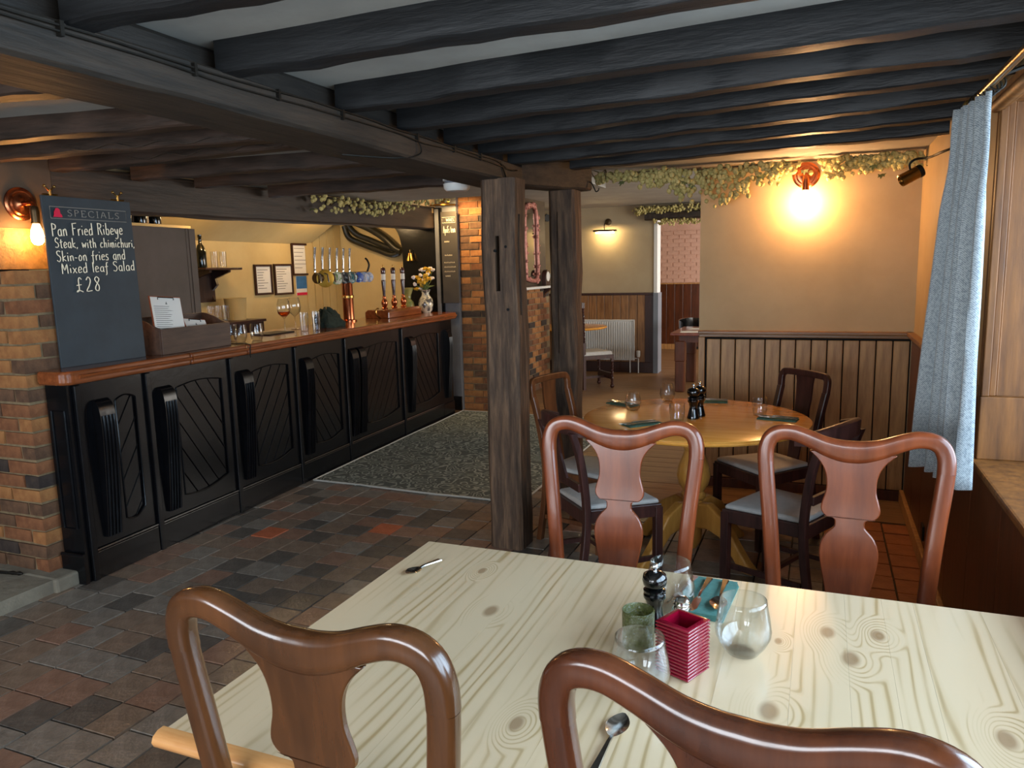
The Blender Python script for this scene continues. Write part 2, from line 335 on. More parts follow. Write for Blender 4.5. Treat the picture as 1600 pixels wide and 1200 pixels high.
    def build(s, name, mats, parent=None, smooth=40, bevel=0, seg=2, loc=None, rot=None):
        o = bpy.data.objects.new(name, s.mesh(name, mats, smooth)); COL.objects.link(o)
        if parent: o.parent = parent
        if loc: o.location = loc
        if rot: o.rotation_euler = rot
        if bevel:
            b = o.modifiers.new('bevel', 'BEVEL'); b.width = bevel; b.segments = seg; b.limit_method = 'ANGLE'; b.angle_limit = R(40)
        return o
def obj(name, me, parent=None, loc=None, rot=None):
    o = bpy.data.objects.new(name, me); COL.objects.link(o)
    if parent: o.parent = parent
    if loc: o.location = loc
    if rot: o.rotation_euler = rot
    return o
def tag(o, label=None, cat=None, group=None, kind=None):
    if label: o['label'] = label
    if cat: o['category'] = cat
    if group: o['group'] = group
    if kind: o['kind'] = kind
    return o
def struct(o): o['kind'] = 'structure'; return o
def thing(name, label, cat, loc=(0, 0, 0), rz=0, group=None):
    o = bpy.data.objects.new(name, None); COL.objects.link(o); o.empty_display_size = .1
    o.location = loc; o.rotation_euler = (0, 0, rz); return tag(o, label, cat, group)
def dup(o, label=None, loc=None, rz=None, group=None, parent=None):
    c = o.copy(); COL.objects.link(c)
    if parent: c.parent = parent
    if loc is not None: c.location = loc
    if rz is not None: c.rotation_euler = (0, 0, rz)
    if label: c['label'] = label
    if group: c['group'] = group
    for ch in [x for x in ALLKIDS(o)]: dup(ch, parent=c)
    return c
def ALLKIDS(o): return [x for x in COL.objects if x.parent == o]
def smoothpath(pts, n=6):
    P = [Vector(p) for p in pts]; out = []
    for i in range(len(P)-1):
        p0 = P[max(i-1, 0)]; p1 = P[i]; p2 = P[i+1]; p3 = P[min(i+2, len(P)-1)]
        for k in range(n):
            t = k/n
            out.append(.5*((2*p1) + (p2-p0)*t + (2*p0-5*p1+4*p2-p3)*t*t + (3*p1-p0-3*p2+p3)*t**3))
    out.append(P[-1]); return out
def rrect(a, b, r, n=3):
    out = []
    for cx, cy, s in ((a-r, b-r, 0), (-a+r, b-r, 1), (-a+r, -b+r, 2), (a-r, -b+r, 3)):
        for k in range(n+1):
            t = (s + k/n)*PI/2; out.append((cx+math.cos(t)*r, cy+math.sin(t)*r))
    return out
def hewn(p0, p1, wid, hei, jit=.006, seg=14, mats=None, name='beam', parent=None, sag=0, taper=0, chamfer=.012, prof=None):
    """hand-hewn timber between p0 and p1 (centre line), chamfered and wavy"""
    P0, P1 = Vector(p0), Vector(p1); t = (P1-P0).normalized()
    up = Vector((0, 0, 1)) if abs(t.z) < .9 else Vector((0, 1, 0))
    x = t.cross(up).normalized(); y = x.cross(t)
    rnd = random.Random(hash((round(P0.x, 2), round(P0.y, 2), round(P1.x, 2))) & 0xffff); rings = []
    a, b2, c = wid/2, hei/2, chamfer
    base = [(-a+c, -b2), (a-c, -b2), (a, -b2+c), (a, b2-c), (a-c, b2), (-a+c, b2), (-a, b2-c), (-a, -b2+c)]
    if prof: base = prof
    ox = oy = 0
    for i in range(seg+1):
        k = i/seg; ox = ox*.6 + rnd.uniform(-jit, jit); oy = oy*.6 + rnd.uniform(-jit, jit)
        p = P0 + (P1-P0)*k + y*(-sag*math.sin(PI*k)); sc = 1 - taper*k
        rings.append([p + x*(u*sc+ox+rnd.uniform(-jit, jit)*.4) + y*(v*sc+oy+rnd.uniform(-jit, jit)*.4) for u, v in base])
    mb = MB(); mb.loft(rings)
    return mb.build(name, mats, parent, 24 if prof else 35)
# ================================================================== STRUCTURE
def slab(name, boxes, m, parent=None):
    mb = MB()
    for b in boxes: mb.bb(*b)
    o = mb.build(name, m, parent, 0)
    return struct(o) if parent is None else o
floor = slab('floor', [(-4.9, .6, -2.7, 5.0, -.06, -.010)], M['grout'])
# quarry tiles: columns run along y, staggered
TX, TY = .165, .176
tile_me = {}
TM = [M['tile0'], M['tile1'], M['tile2'], M['tile3'], M['tile4'], M['tile5']]
for k in range(6):
    mb = MB(); mb.box((0, 0, -.007), (TX-.006, TY-.006, .014), top=.975); tile_me[k] = mb.mesh('tile', TM[k], 0)
tiles = []
rt = random.Random(3)
ix = 0
x = -4.56
while x < .52:
    off = rt.choice((0, .5, .33))*TY + rt.uniform(-.01, .01); y = -2.5 + off
    while y < 4.93:
        xc, yc = x+TX/2, y+TY/2
        red = xc > .12
        if abs(xc+2.43) < .083 and abs(yc-3.96) < .089: k = 4
        elif abs(xc+3.22) < .083 and abs(yc-3.60) < .088: k = 4
        elif red: k = 5
        else: k = rt.choices((0, 1, 2, 3), (34, 26, 17, 23))[0]
        if not (xc < -3.75 and yc > 2.5): tiles.append((xc, yc, k, rt.uniform(-.0015, .0015), rt.uniform(-.012, .012)))
        y += TY
    x += TX
def tile_score(t):
    p = project((t[0], t[1], 0))
    if not p or not (-20 < p[0] < 1620 and 0 < p[1] < 1230): return 0
    f = (CAM_H-.76)/CAM_H; hx, hy = t[0]*f, t[1]*f                       # hidden under the pine table
    if -1.1 < hx < .6 and .97 < hy < 2.0: return 0
    if -3.7 < t[0] < -1.9 and t[1] > 4.75: return 0                      # under the rug
    if t[0] < -3.6 and t[1] > 2.7: return 0
    return 1e6/(p[2]**3)
tiles.sort(key=tile_score, reverse=True)
for (tx, ty, k, tz, rz) in tiles[:300]: obj('tile', tile_me[k], floor, (tx, ty, tz), (0, 0, rz))
mb = MB()
for (tx, ty, k, tz, rz) in tiles[300:]: mb.box((tx, ty, tz-.007), (TX-.006, TY-.006, .014), (0, 0, rz), k, top=.975)
tag(mb.build('distant_tiles', TM, floor, 0), kind='stuff')
wf = struct(slab('floor_far', [(-4.9, 3.0, 5.0, 15.0, -.06, -.012)], M['dark']))
mb = MB(); mb.box((0, 0, -.008), (7.6, .146, .016), top=.9995); bme = mb.mesh('floorboard', M['board_floor'], 0)
y = 5.075
while y < 14.9: obj('floorboard', bme, wf, (-.9 + rt.uniform(-.05, .05), y, rt.uniform(-.001, .001))); y += .15
# ceilings
slab('ceiling', [(-4.2, .62, -2.7, 4.55, 2.268, 2.34), (-1.75, .62, 4.55, 5.66, 2.268, 2.34), (-4.2, -1.75, 4.55, 6.5, 2.268, 2.34)], M['white_ceil'])
slab('ceiling_far', [(-4.9, 3.0, 5.66, 15, 2.48, 2.54), (-1.75, -.8, 5.63, 5.66, 2.28, 2.48), (-1.78, -1.75, 5.63, 6.5, 2.28, 2.48), (-4.9, -1.75, 6.47, 6.5, 2.28, 2.48)], M['white_ceil'])
# back wall with the sconce
YB = 5.5
wb = slab('wall_back', [(-.8, .97, YB, YB+.16, 0, 2.3)], M['ochre'])
mb = MB(); mb.bb(-.785, .55, YB-.006, YB, 0, 1.1); mb.build('dado_backing', M['dark'], wb, 0)
nb = 13; bw = 1.29/nb
for i in range(nb):
    mb = MB(); mb.box((0, 0, 0), (bw-.007, .014, 1.0)); mb.build('dado_board', M['dado'], wb, 0, .003, 1, (-.745+bw*(i+.5), YB-.013, .575))
mb = MB(); mb.bb(-.80, .55, YB-.05, YB, 1.113, 1.135); mb.bb(-.795, .55, YB-.032, YB, 1.09, 1.113); mb.build('dado_cap', M['dadocap'], wb, 0, .004)
mb = MB(); mb.bb(-.80, -.755, YB-.03, YB, 0, 1.09); mb.build('dado_end_post', M['dado'], wb, 0, .004)
mb = MB(); mb.bb(-.80, .55, YB-.028, YB, 0, .07); mb.build('skirting', M['dado_red'], wb, 0, .004)
# right wall with window bay
XR = .565
wr = slab('wall_right', [(XR, .97, 3.2, 5.5, 0, 2.28), (XR, .97, -1.4, 3.2, 2.14, 2.28), (XR, .97, -1.4, 3.2, 0, .835), (XR, .97, -2.7, -1.4, 0, 2.28)], M['ochre'])
for (y0, y1, z1) in ((5.03, 5.44, 1.095), (4.60, 5.03, 1.095), (4.15, 4.60, 1.095), (3.68, 4.15, 1.095), (3.2, 3.68, 1.095),
                     (2.7, 3.2, .832), (2.2, 2.7, .832), (1.6, 2.2, .832), (1.0, 1.6, .832), (.2, 1.0, .832), (-1.4, .2, .832)):
    mb = MB(); mb.bb(XR-.016, XR, y0+.001, y1-.001, .02, z1); mb.build('dado_panel', M['dado_red'], wr, 0, .002, 1)
mb = MB(); mb.bb(XR-.045, XR, 3.2, 5.5, 1.11, 1.135); mb.bb(XR-.028, XR, 3.2, 5.5, 1.09, 1.11); mb.build('dado_cap', M['dadocap'], wr, 0, .004)
mb = MB(); mb.bb(XR-.04, XR-.014, -1.4, 5.47, 0, .085); mb.build('skirting', M['dado'], wr, 0, .006)
mb = MB(); mb.bb(XR-.026, XR-.015, 4.36, 4.44, .12, .2); mb.build('socket_plate', M['iron'], wr, 0, .002)
win = slab('window_1', [(.93, .985, -1.4, 3.185, 2.08, 2.14), (.93, .985, -1.4, 3.185, .865, .93), (.93, .985, 3.13, 3.185, .93, 2.08), (.93, .985, -1.4, -1.34, .93, 2.08)], M['window_wood'])
for yy in (2.2, 1.25, .3, -.6):
    mb = MB(); mb.bb(.935, .98, yy-.03, yy+.03, .93, 2.08); mb.build('mullion', M['window_wood'], win, 0)
for (a, b) in ((2.23, 3.13), (1.28, 2.17), (.33, 1.22), (-.57, .27), (-1.34, -.63)):
    mb = MB(); mb.bb(.955, .959, a, b, .93, 2.08); mb.build('pane', M['pane'], win, 0)
mb = MB(); mb.bb(.535, .93, -1.4, 3.185, .836, .866); mb.build('window_sill', M['window_wood'], win, 0, .008)
mb = MB(); mb.bb(.55, .93, 3.186, 3.2, .866, 2.14); mb.bb(.55, .93, 3.15, 3.186, .866, 1.10); mb.build('reveal_panel', M['window_wood'], win, 0, .004)
mb = MB(); mb.bb(.552, .578, 3.15, 3.186, 1.1, 2.14); mb.bb(.578, .60, 3.165, 3.186, 1.1, 2.14); mb.bb(.60, .608, 3.175, 3.186, 1.1, 2.14)
mb.build('reveal_moulding', M['window_wood'], win, 0, .006)
mb = MB(); mb.bb(.54, .565, -1.4, 3.2, 2.10, 2.17); mb.bb(.55, .93, -1.4, 3.19, 2.128, 2.14); mb.tube([(.545, -1.4, 2.12), (.545, 3.2, 2.12)], .022, 10); mb.build('head_moulding', M['window_wood'], win, 40, .004)
# rear wall with its window (behind the viewer)
slab('wall_rear', [(-4.9, -3.45, -2.7, -2.5, 0, 2.3), (.05, .97, -2.7, -2.5, 0, 2.3), (-3.45, .05, -2.7, -2.5, 0, .78), (-3.45, .05, -2.7, -2.5, 2.12, 2.3)], M['ochre'])
win2 = slab('window_2', [(-3.45, .05, -2.62, -2.56, .78, .84), (-3.45, .05, -2.62, -2.56, 2.06, 2.12), (-3.45, -3.39, -2.62, -2.56, .84, 2.06), (-.01, .05, -2.62, -2.56, .84, 2.06)], M['window_wood'])
for xx in (-2.55, -1.7, -.85):
    mb = MB(); mb.bb(xx-.03, xx+.03, -2.62, -2.56, .84, 2.06); mb.build('mullion', M['window_wood'], win2, 0)
# left wall: plaster above the fireplace opening, brick pier below
wl = slab('wall_left', [(-4.1, -3.88, -2.7, 2.96, 1.66, 2.3), (-4.1, -3.72, -2.7, .6, 0, 1.66), (-4.9, -4.6, .5, 2.7, 0, 1.7), (-4.6, -4.1, .6, 2.6, 1.66, 1.72)], M['brownwall'])
mb = MB(); mb.bb(-3.885, -3.872, 2.2, 2.95, 1.66, 1.87); mb.build('embossed_panel', M['relief'], wl, 0)
slab('hearth', [(-4.9, -3.62, .6, 2.57, -.01, .07)], M['stone'])['label'] = 'worn grey stone hearth kerb beside the brick pier'
struct(bpy.data.objects['hearth'])
mb = MB(); mb.bb(-4.6, -3.595, 2.52, 2.66, -.01, .075); h2 = mb.build('hearth_kerb', M['stone'], bpy.data.objects['hearth'], 0, .015)
def brickwall(name, core, faces, z0, z1, ch, weights, seedn, mats=('brick0', 'brick1', 'brick2', 'brick3')):
    """core: boxes of mortar; faces: list of generator rows (course)->list of (x0,x1,y0,y1)"""
    w_ = slab(name, core, M['mortar']); rn = random.Random(seedn); n = int((z1-z0)/ch); cache = {}
    for i in range(n):
        z = z0 + i*ch
        for (x0, x1, y0, y1) in faces(i, rn):
            k = rn.choices(range(4), weights)[0]
            dx, dy = round(x1-x0, 2), round(y1-y0, 2); key = (dx, dy, k, rn.randint(0, 1))
            if key not in cache:
                mb = MB(); h = ch-.011
                mb.box((0, 0, 0), (dx, dy, h))
                mb.v = [(a+rn.uniform(-.004, .004), b+rn.uniform(-.004, .004), c+rn.uniform(-.003, .003)) for a, b, c in mb.v]
                cache[key] = mb.mesh('brick', M[mats[k]], 0)
            obj('brick', cache[key], w_, ((x0+x1)/2, (y0+y1)/2, z+ch/2), (0, 0, rn.uniform(-.012, .012)))
    return w_
def near_rows(i, rn):
    cx, cy, t = -3.72, 2.58, .1; out = []
    a, b = (.215, .1) if i % 2 else (.1, .215)
    out.append((cx-a, cx, cy, cy+b))
    x = cx-a-.011
    for L in ((.215, .1) if i % 2 else (.215, .215)): out.append((x-L, x, cy, cy+t)); x -= L+.011
    y = cy+b+.011
    if y < 2.8: out.append((cx-.1, cx, y, min(y+.215, 2.93)))
    return out
brickwall('wall_pier', [(-4.3, -3.73, 2.59, 2.95, .0, 1.645)], near_rows, .07, 1.67, .0755, (34, 30, 26, 10), 5)
def far_rows(i, rn):
    cx, cy, t = -3.45, 7.8, .1; z = i*.076; out = []
    a, b = (.215, .1) if i % 2 else (.1, .215)
    out.append((cx-a, cx, cy, cy+b))
    x = cx-a-.011; rem = x-(-3.8)
    if rem > .16: out.append((x-rem+.0, x, cy, cy+t)) if rem < .26 else None
    elif rem > .03: out.append((x-rem, x, cy, cy+t))
    if z < 1.3:
        y = cy+b+.011
        while y < 9.7: out.append((cx-t, cx, y, y+.215)); y += .226
    return out
brickwall('wall_chimney', [(-4.0, -3.46, 7.81, 9.85, 0, 1.36), (-4.0, -3.46, 7.81, 8.03, 1.36, 2.48)], far_rows, 0, 2.47, .076, (38, 27, 22, 13), 9)
slab('wall_chimney_upper', [(-4.0, -3.5, 8.03, 9.85, 1.36, 2.48)], M['brownwall'])
# far room walls
slab('wall_far_left', [(-4.25, -4.05, 9.85, 11.3, 0, 2.48), (-4.9, -4.25, 8.3, 15, 0, 2.48)], M['olive'])
wfz = slab('wall_far', [(-4.3, -2.27, 11.25, 11.45, 0, 2.48), (-2.27, -.9, 11.25, 11.45, 2.36, 2.48), (-.9, 3.0, 11.25, 11.45, 0, 2.48)], M['olive'])
mb = MB(); mb.bb(-4.05, -2.33, 11.244, 11.25, 0, 1.19); mb.build('dado_backing', M['dark'], wfz, 0)
x = -4.05
while x < -2.45:
    mb = MB(); mb.bb(x+.004, x+.121, 11.228, 11.244, .16, 1.17); mb.build('dado_board', M['dado_far'], wfz, 0, .003, 1); x += .125
mb = MB(); mb.bb(-4.05, -2.30, 11.215, 11.25, 1.17, 1.205); mb.build('dado_cap', M['framew'], wfz, 0, .004)
mb = MB(); mb.bb(-2.43, -2.30, 11.222, 11.25, 0, 1.17); mb.build('dado_end_post', M['framew'], wfz, 0, .003)
mb = MB(); mb.bb(-4.05, -2.30, 11.212, 11.25, 0, .16); mb.build('skirting', M['framew'], wfz, 0, .004)
mb = MB(); mb.bb(-2.30, -2.25, 11.23, 11.47, 1.2, 2.30); mb.build('door_jamb', M['whitewood'], wfz, 0)
mb = MB(); mb.bb(-2.30, -2.23, 11.20, 11.47, 0, 1.2); mb.build('door_jamb_base', M['greyjamb'], wfz, 0)
wfl = slab('wall_last', [(-4.9, 3.0, 14.6, 14.8, 0, 2.48)], M['pinkwall'])
x = -3.2
while x < 0:
    mb = MB(); mb.bb(x+.003, x+.15, 14.58, 14.6, .1, 1.24); mb.build('dado_board', M['dado_red'], wfl, 0, .003, 1); x += .155
mb = MB(); mb.bb(-3.2, 0, 14.565, 14.6, 1.24, 1.265); mb.bb(-3.2, 0, 14.57, 14.6, 0, .1); mb.build('dado_cap', M['dado'], wfl, 0)
# raised courses of the painted brick
mb = MB(); mb.box((0, 0, 0), (.205, .012, .062)); bme = mb.mesh('brick', M['pinkwall'], 0)
for r_ in range(13):
    for c_ in range(5): obj('brick', bme, wfl, (-2.95 + c_*.218 + (.109 if r_ % 2 else 0), 14.597 + rt.uniform(-.003, .002), 1.31 + r_*.074))
slab('wall_far_right', [(2.6, 3.0, 5.66, 15, 0, .7), (2.6, 3.0, 5.66, 15, 2.3, 2.48), (2.6, 3.0, 5.66, 6.6, .7, 2.3), (2.6, 3.0, 10.6, 11.8, .7, 2.3)], M['olive'])
slab('wall_side_return', [(.97, 3.0, 5.5, 5.66, 0, 2.48)], M['olive'])
# serving area behind the bar
A0 = R(92.9); BO = Vector((-3.56, 2.7, 0)); UX = Vector((math.cos(A0), math.sin(A0), 0)); UY = Vector((-math.sin(A0), math.cos(A0), 0))
def BL(s, d, z=0): p = BO + UX*s + UY*d; return (p.x, p.y, z)
def barbox(mb, s0, s1, d0, d1, z0, z1, mi=0):
    return mb.add([BL(s, d, z) for z in (z0, z1) for s, d in ((s0, d0), (s1, d0), (s1, d1), (s0, d1))],
                  [(3, 2, 1, 0), (4, 5, 6, 7), (0, 1, 5, 4), (1, 2, 6, 5), (2, 3, 7, 6), (3, 0, 4, 7)], mi)
mb = MB(); barbox(mb, .2, 4.8, 1.75, 1.9, 0, 2.05); struct(mb.build('wall_servery', M['cream'], None, 0))
mb = MB(); mb.add([BL(.2, 1.76, 1.93), BL(4.8, 1.76, 1.93), BL(4.8, 1.15, 2.32), BL(.2, 1.15, 2.32), BL(.2, 1.76, 1.99), BL(4.8, 1.76, 1.99), BL(4.8, 1.15, 2.38), BL(.2, 1.15, 2.38)],
                  [(0, 1, 2, 3), (7, 6, 5, 4), (0, 4, 5, 1), (1, 5, 6, 2), (2, 6, 7, 3), (3, 7, 4, 0)])
barbox(mb, .2, 6.0, .5, 1.16, 2.30, 2.36); barbox(mb, 4.75, 6.0, 1.1, 2.3, 2.30, 2.36)
struct(mb.build('ceiling_servery', M['cream'], None, 0))
mb = MB(); q = [(-5.54, 7.3), (-5.50, 7.95), (-5.6, 7.97), (-5.66, 7.3)]
mb.prism(q, 0, 2.32, lambda a, b, t: (a, b, t)); mb.bb(-5.6, -4.3, 7.95, 8.1, 0, 2.32)
we = struct(mb.build('wall_servery_end', M['cream'], None, 0))
for i in range(5):                                                       # vertical boards of the return
    mb = MB(); a = Vector((-5.54, 7.3, 0)).lerp(Vector((-5.50, 7.95, 0)), i/5); b = Vector((-5.54, 7.3, 0)).lerp(Vector((-5.50, 7.95, 0)), (i+1)/5-.02)
    mb.prism([(a.x, a.y), (b.x, b.y), (b.x+.014, b.y), (a.x+.014, a.y)], .9, 2.25, lambda p, q_, t: (p, q_, t)); mb.build('matchboard', M['cream'], we, 0)
slab('wall_servery_near', [(-5.6, -4.12, 2.7, 2.95, 0, 2.32)], M['brownwall'])
slab('wall_bar_end', [(-4.25, -3.80, 7.74, 7.81, 0, 2.48)], M['greywall'])
mb = MB(); mb.bb(-3.98, -3.80, 7.715, 7.74, 0, .16); mb.build('skirting', M['barblack'], bpy.data.objects['wall_bar_end'], 0)
slab('wall_bar_upper', [(-4.16, -4.06, 2.96, 7.74, 2.24, 2.48)], M['ochre'])
# ================================================================== TIMBERS
mbm = thing('main_beam', 'long heavy dark beam crossing overhead from upper left to the oak post', 'beam', (0, 0, 0))
hewn((-1.775, -2.5, 2.132), (-1.765, 4.2, 2.132), .27, .13, .004, 40, M['mainbeam'], 'beam_timber', mbm, prof=[(-.125, -.053), (.128, -.053), (.139, -.042), (.14, .046), (.132, .053), (-.13, .053), (-.14, .045), (-.14, -.042)])
hewn((-1.80, -2.5, 2.226), (-1.79, 4.2, 2.226), .22, .08, .004, 30, M['blackbeamy'], 'wall_plate', mbm)
def wire(name, pts, r, m, parent): mb = MB(); mb.tube(smoothpath(pts, 4), r, 5); return mb.build(name, m, parent, 60)
rc = random.Random(4)
for k, zz in enumerate((2.172, 2.152)):
    wire('cable', [(-1.616, 1.0+i*.2, zz + rc.uniform(-.006, .006)) for i in range(15)] + [(-1.616, 3.98, 2.14), (-1.616, 4.1, 2.15)], .0035, M['iron'], mbm)
wire('cable', [(-1.625, 2.95, 2.17), (-1.618, 2.98, 2.12), (-1.622, 2.95, 2.09), (-1.66, 2.85, 2.07), (-1.73, 2.75, 2.068), (-1.8, 2.65, 2.07)], .0035, M['iron'], mbm)
wire('cable', [(-1.622, 3.86, 2.17), (-1.612, 3.9, 2.12), (-1.618, 3.92, 2.09), (-1.65, 3.9, 2.075)], .006, M['iron'], mbm)
for yy in (1.3, 1.7, 2.05, 2.4, 2.95, 3.3, 3.6):
    mb = MB(); mb.box((-1.622, yy, 2.163), (.022, .01, .034)); mb.build('cable_clip', M['iron'], mbm, 0)
cb = hewn((-1.70, 4.22, 2.165), (-1.455, 4.80, 2.165), .17, .17, .005, 5, M['mainbeam'], 'corner_beam')
tag(cb, 'short angled beam end resting on the rear oak post', 'beam')
mb = MB(); mb.tube(smoothpath([(-1.37, 4.74, 2.13), (-1.35, 4.74, 2.09), (-1.34, 4.74, 2.07), (-1.325, 4.74, 2.075), (-1.32, 4.74, 2.09)], 4), .004, 6)
mb.tube([(-1.41, 4.76, 2.13), (-1.37, 4.74, 2.13)], .004, 6)
tag(mb.build('iron_hook', M['iron']), 'small bent iron hook under the short beam end', 'hook')
def boolcut(o, boxes):
    mb = MB()
    for b in boxes: mb.box(*b)
    c = mb.build('cutter', M['dark'], o.parent, 0); m = o.modifiers.new('cut', 'BOOLEAN'); m.object = c; m.operation = 'DIFFERENCE'; m.solver = 'EXACT'
    bpy.context.view_layer.update(); dg = bpy.context.evaluated_depsgraph_get(); me = bpy.data.meshes.new_from_object(o.evaluated_get(dg))
    o.modifiers.clear(); o.data = me; bpy.data.objects.remove(c)
p1 = thing('oak_post', 'thick weathered oak post with a mortise slot, front of the two posts', 'post', (-1.64, 3.94, 0))
ps = hewn((0, 0, 0), (0, 0, 2.085), .20, .19, .006, 12, M['postw'], 'post_shaft', p1, chamfer=.02)
boolcut(ps, [((-.005, -.09, 1.63), (.026, .12, .30)), ((.095, -.02, 1.62), (.08, .03, .55))])
for (x_, z_) in ((.045, 1.72), (.05, 1.38), (-.02, 1.70)):
    mb = MB(); mb.lathe([(.008, 0), (.008, .014), (.003, .016)], 10, (x_, -.083, z_), m=(R(90), 0, 0)); mb.build('peg', M['dark'], p1, 40)
p2 = hewn((-1.53, 4.70, 0), (-1.53, 4.70, 2.09), .175, .16, .007, 12, M['postw'], 'oak_post', None, chamfer=.02)
tag(p2, 'slimmer dark oak post with a long split, behind the first post', 'post')
boolcut(p2, [((-1.56, 4.61, 1.5), (.008, .05, .9))])
JR = [((-1.64, 1.315), (.56, 1.36)), ((-1.64, 1.81), (.56, 1.77)), ((-1.64, 2.39), (.56, 2.225)), ((-1.64, 2.83), (.56, 2.62)),
      ((-1.64, 3.25), (.55, 2.91)), ((-1.64, 3.63), (.54, 3.31)), ((-1.64, 4.02), (.53, 3.75)), ((-1.40, 4.41), (.53, 4.14))]
jl = ['black ceiling joist closest to the viewer, at the top left of the picture', 'second black joist from the viewer, right of the main beam', 'third black joist from the viewer, right of the main beam',
      'fourth black joist from the viewer, right of the main beam', 'fifth black joist from the viewer, right of the main beam', 'sixth black joist from the viewer, ending by the curtain rod',
      'seventh black joist from the viewer, ending just past the curtain', 'last thin black joist, just in front of the hop garland']
for ((x0, y0), (x1, y1)), lb in zip(JR, jl):
    o = hewn((x0, y0+.042, 2.232), (x1, y1+.042, 2.232), .084, .105, .004, 22, M['blackbeam'], 'ceiling_joist', None, sag=.004, chamfer=.006)
    tag(o, lb, 'joist', 'joists right of the main beam')
jl2 = ['black joist nearest the viewer, left of the main beam', 'joist over the brick pier, lit orange beneath, left of the main beam', 'joist with a cable stapled along it, left of the main beam',
       'fourth joist from the viewer, left of the main beam', 'fifth joist from the viewer, left of the main beam', 'sixth joist from the viewer, left of the main beam', 'farthest dark joist left of the main beam']
JL = [(1.60, 1.76), (2.13, 2.41), (2.50, 2.84), (2.95, 2.98), (3.47, 3.66), (3.98, 4.09), (4.7, 4.85)]
for i, (yy, lb) in enumerate(zip(JL, jl2)):
    t = thing('ceiling_joist', lb, 'joist', (0, 0, 0), 0, 'joists left of the main beam')
    hewn((-3.87, yy[0]+.045, 2.232), (-1.91, yy[1]+.045, 2.232), .09, .105, .005, 20, M['browntimber'], 'joist_timber', t, chamfer=.008)
    if i in (2, 3):
        wire('cable', [(-3.3+k*.13, yy[0]+(yy[1]-yy[0])*(.57+k*.13)/1.96-.008, 2.205+(-.016 if k % 2 else .006)) for k in range(9)], .0035, M['lintelw'], t)
lt = thing('bar_lintel', 'massive brown-black beam spanning above the bar counter', 'beam')
L0, L1 = Vector((-3.98, 2.96, 2.10)), Vector((-4.16, 7.73, 2.19))
hewn(L0, L1, .2, .24, .004, 22, M['lintelw'], 'beam_timber', lt)
mb = MB(); mb.tube([(-3.872, 2.97, 2.205), (-4.05, 7.7, 2.30)], .008, 6); mb.build('edge_bead', M['lintelw'], lt)
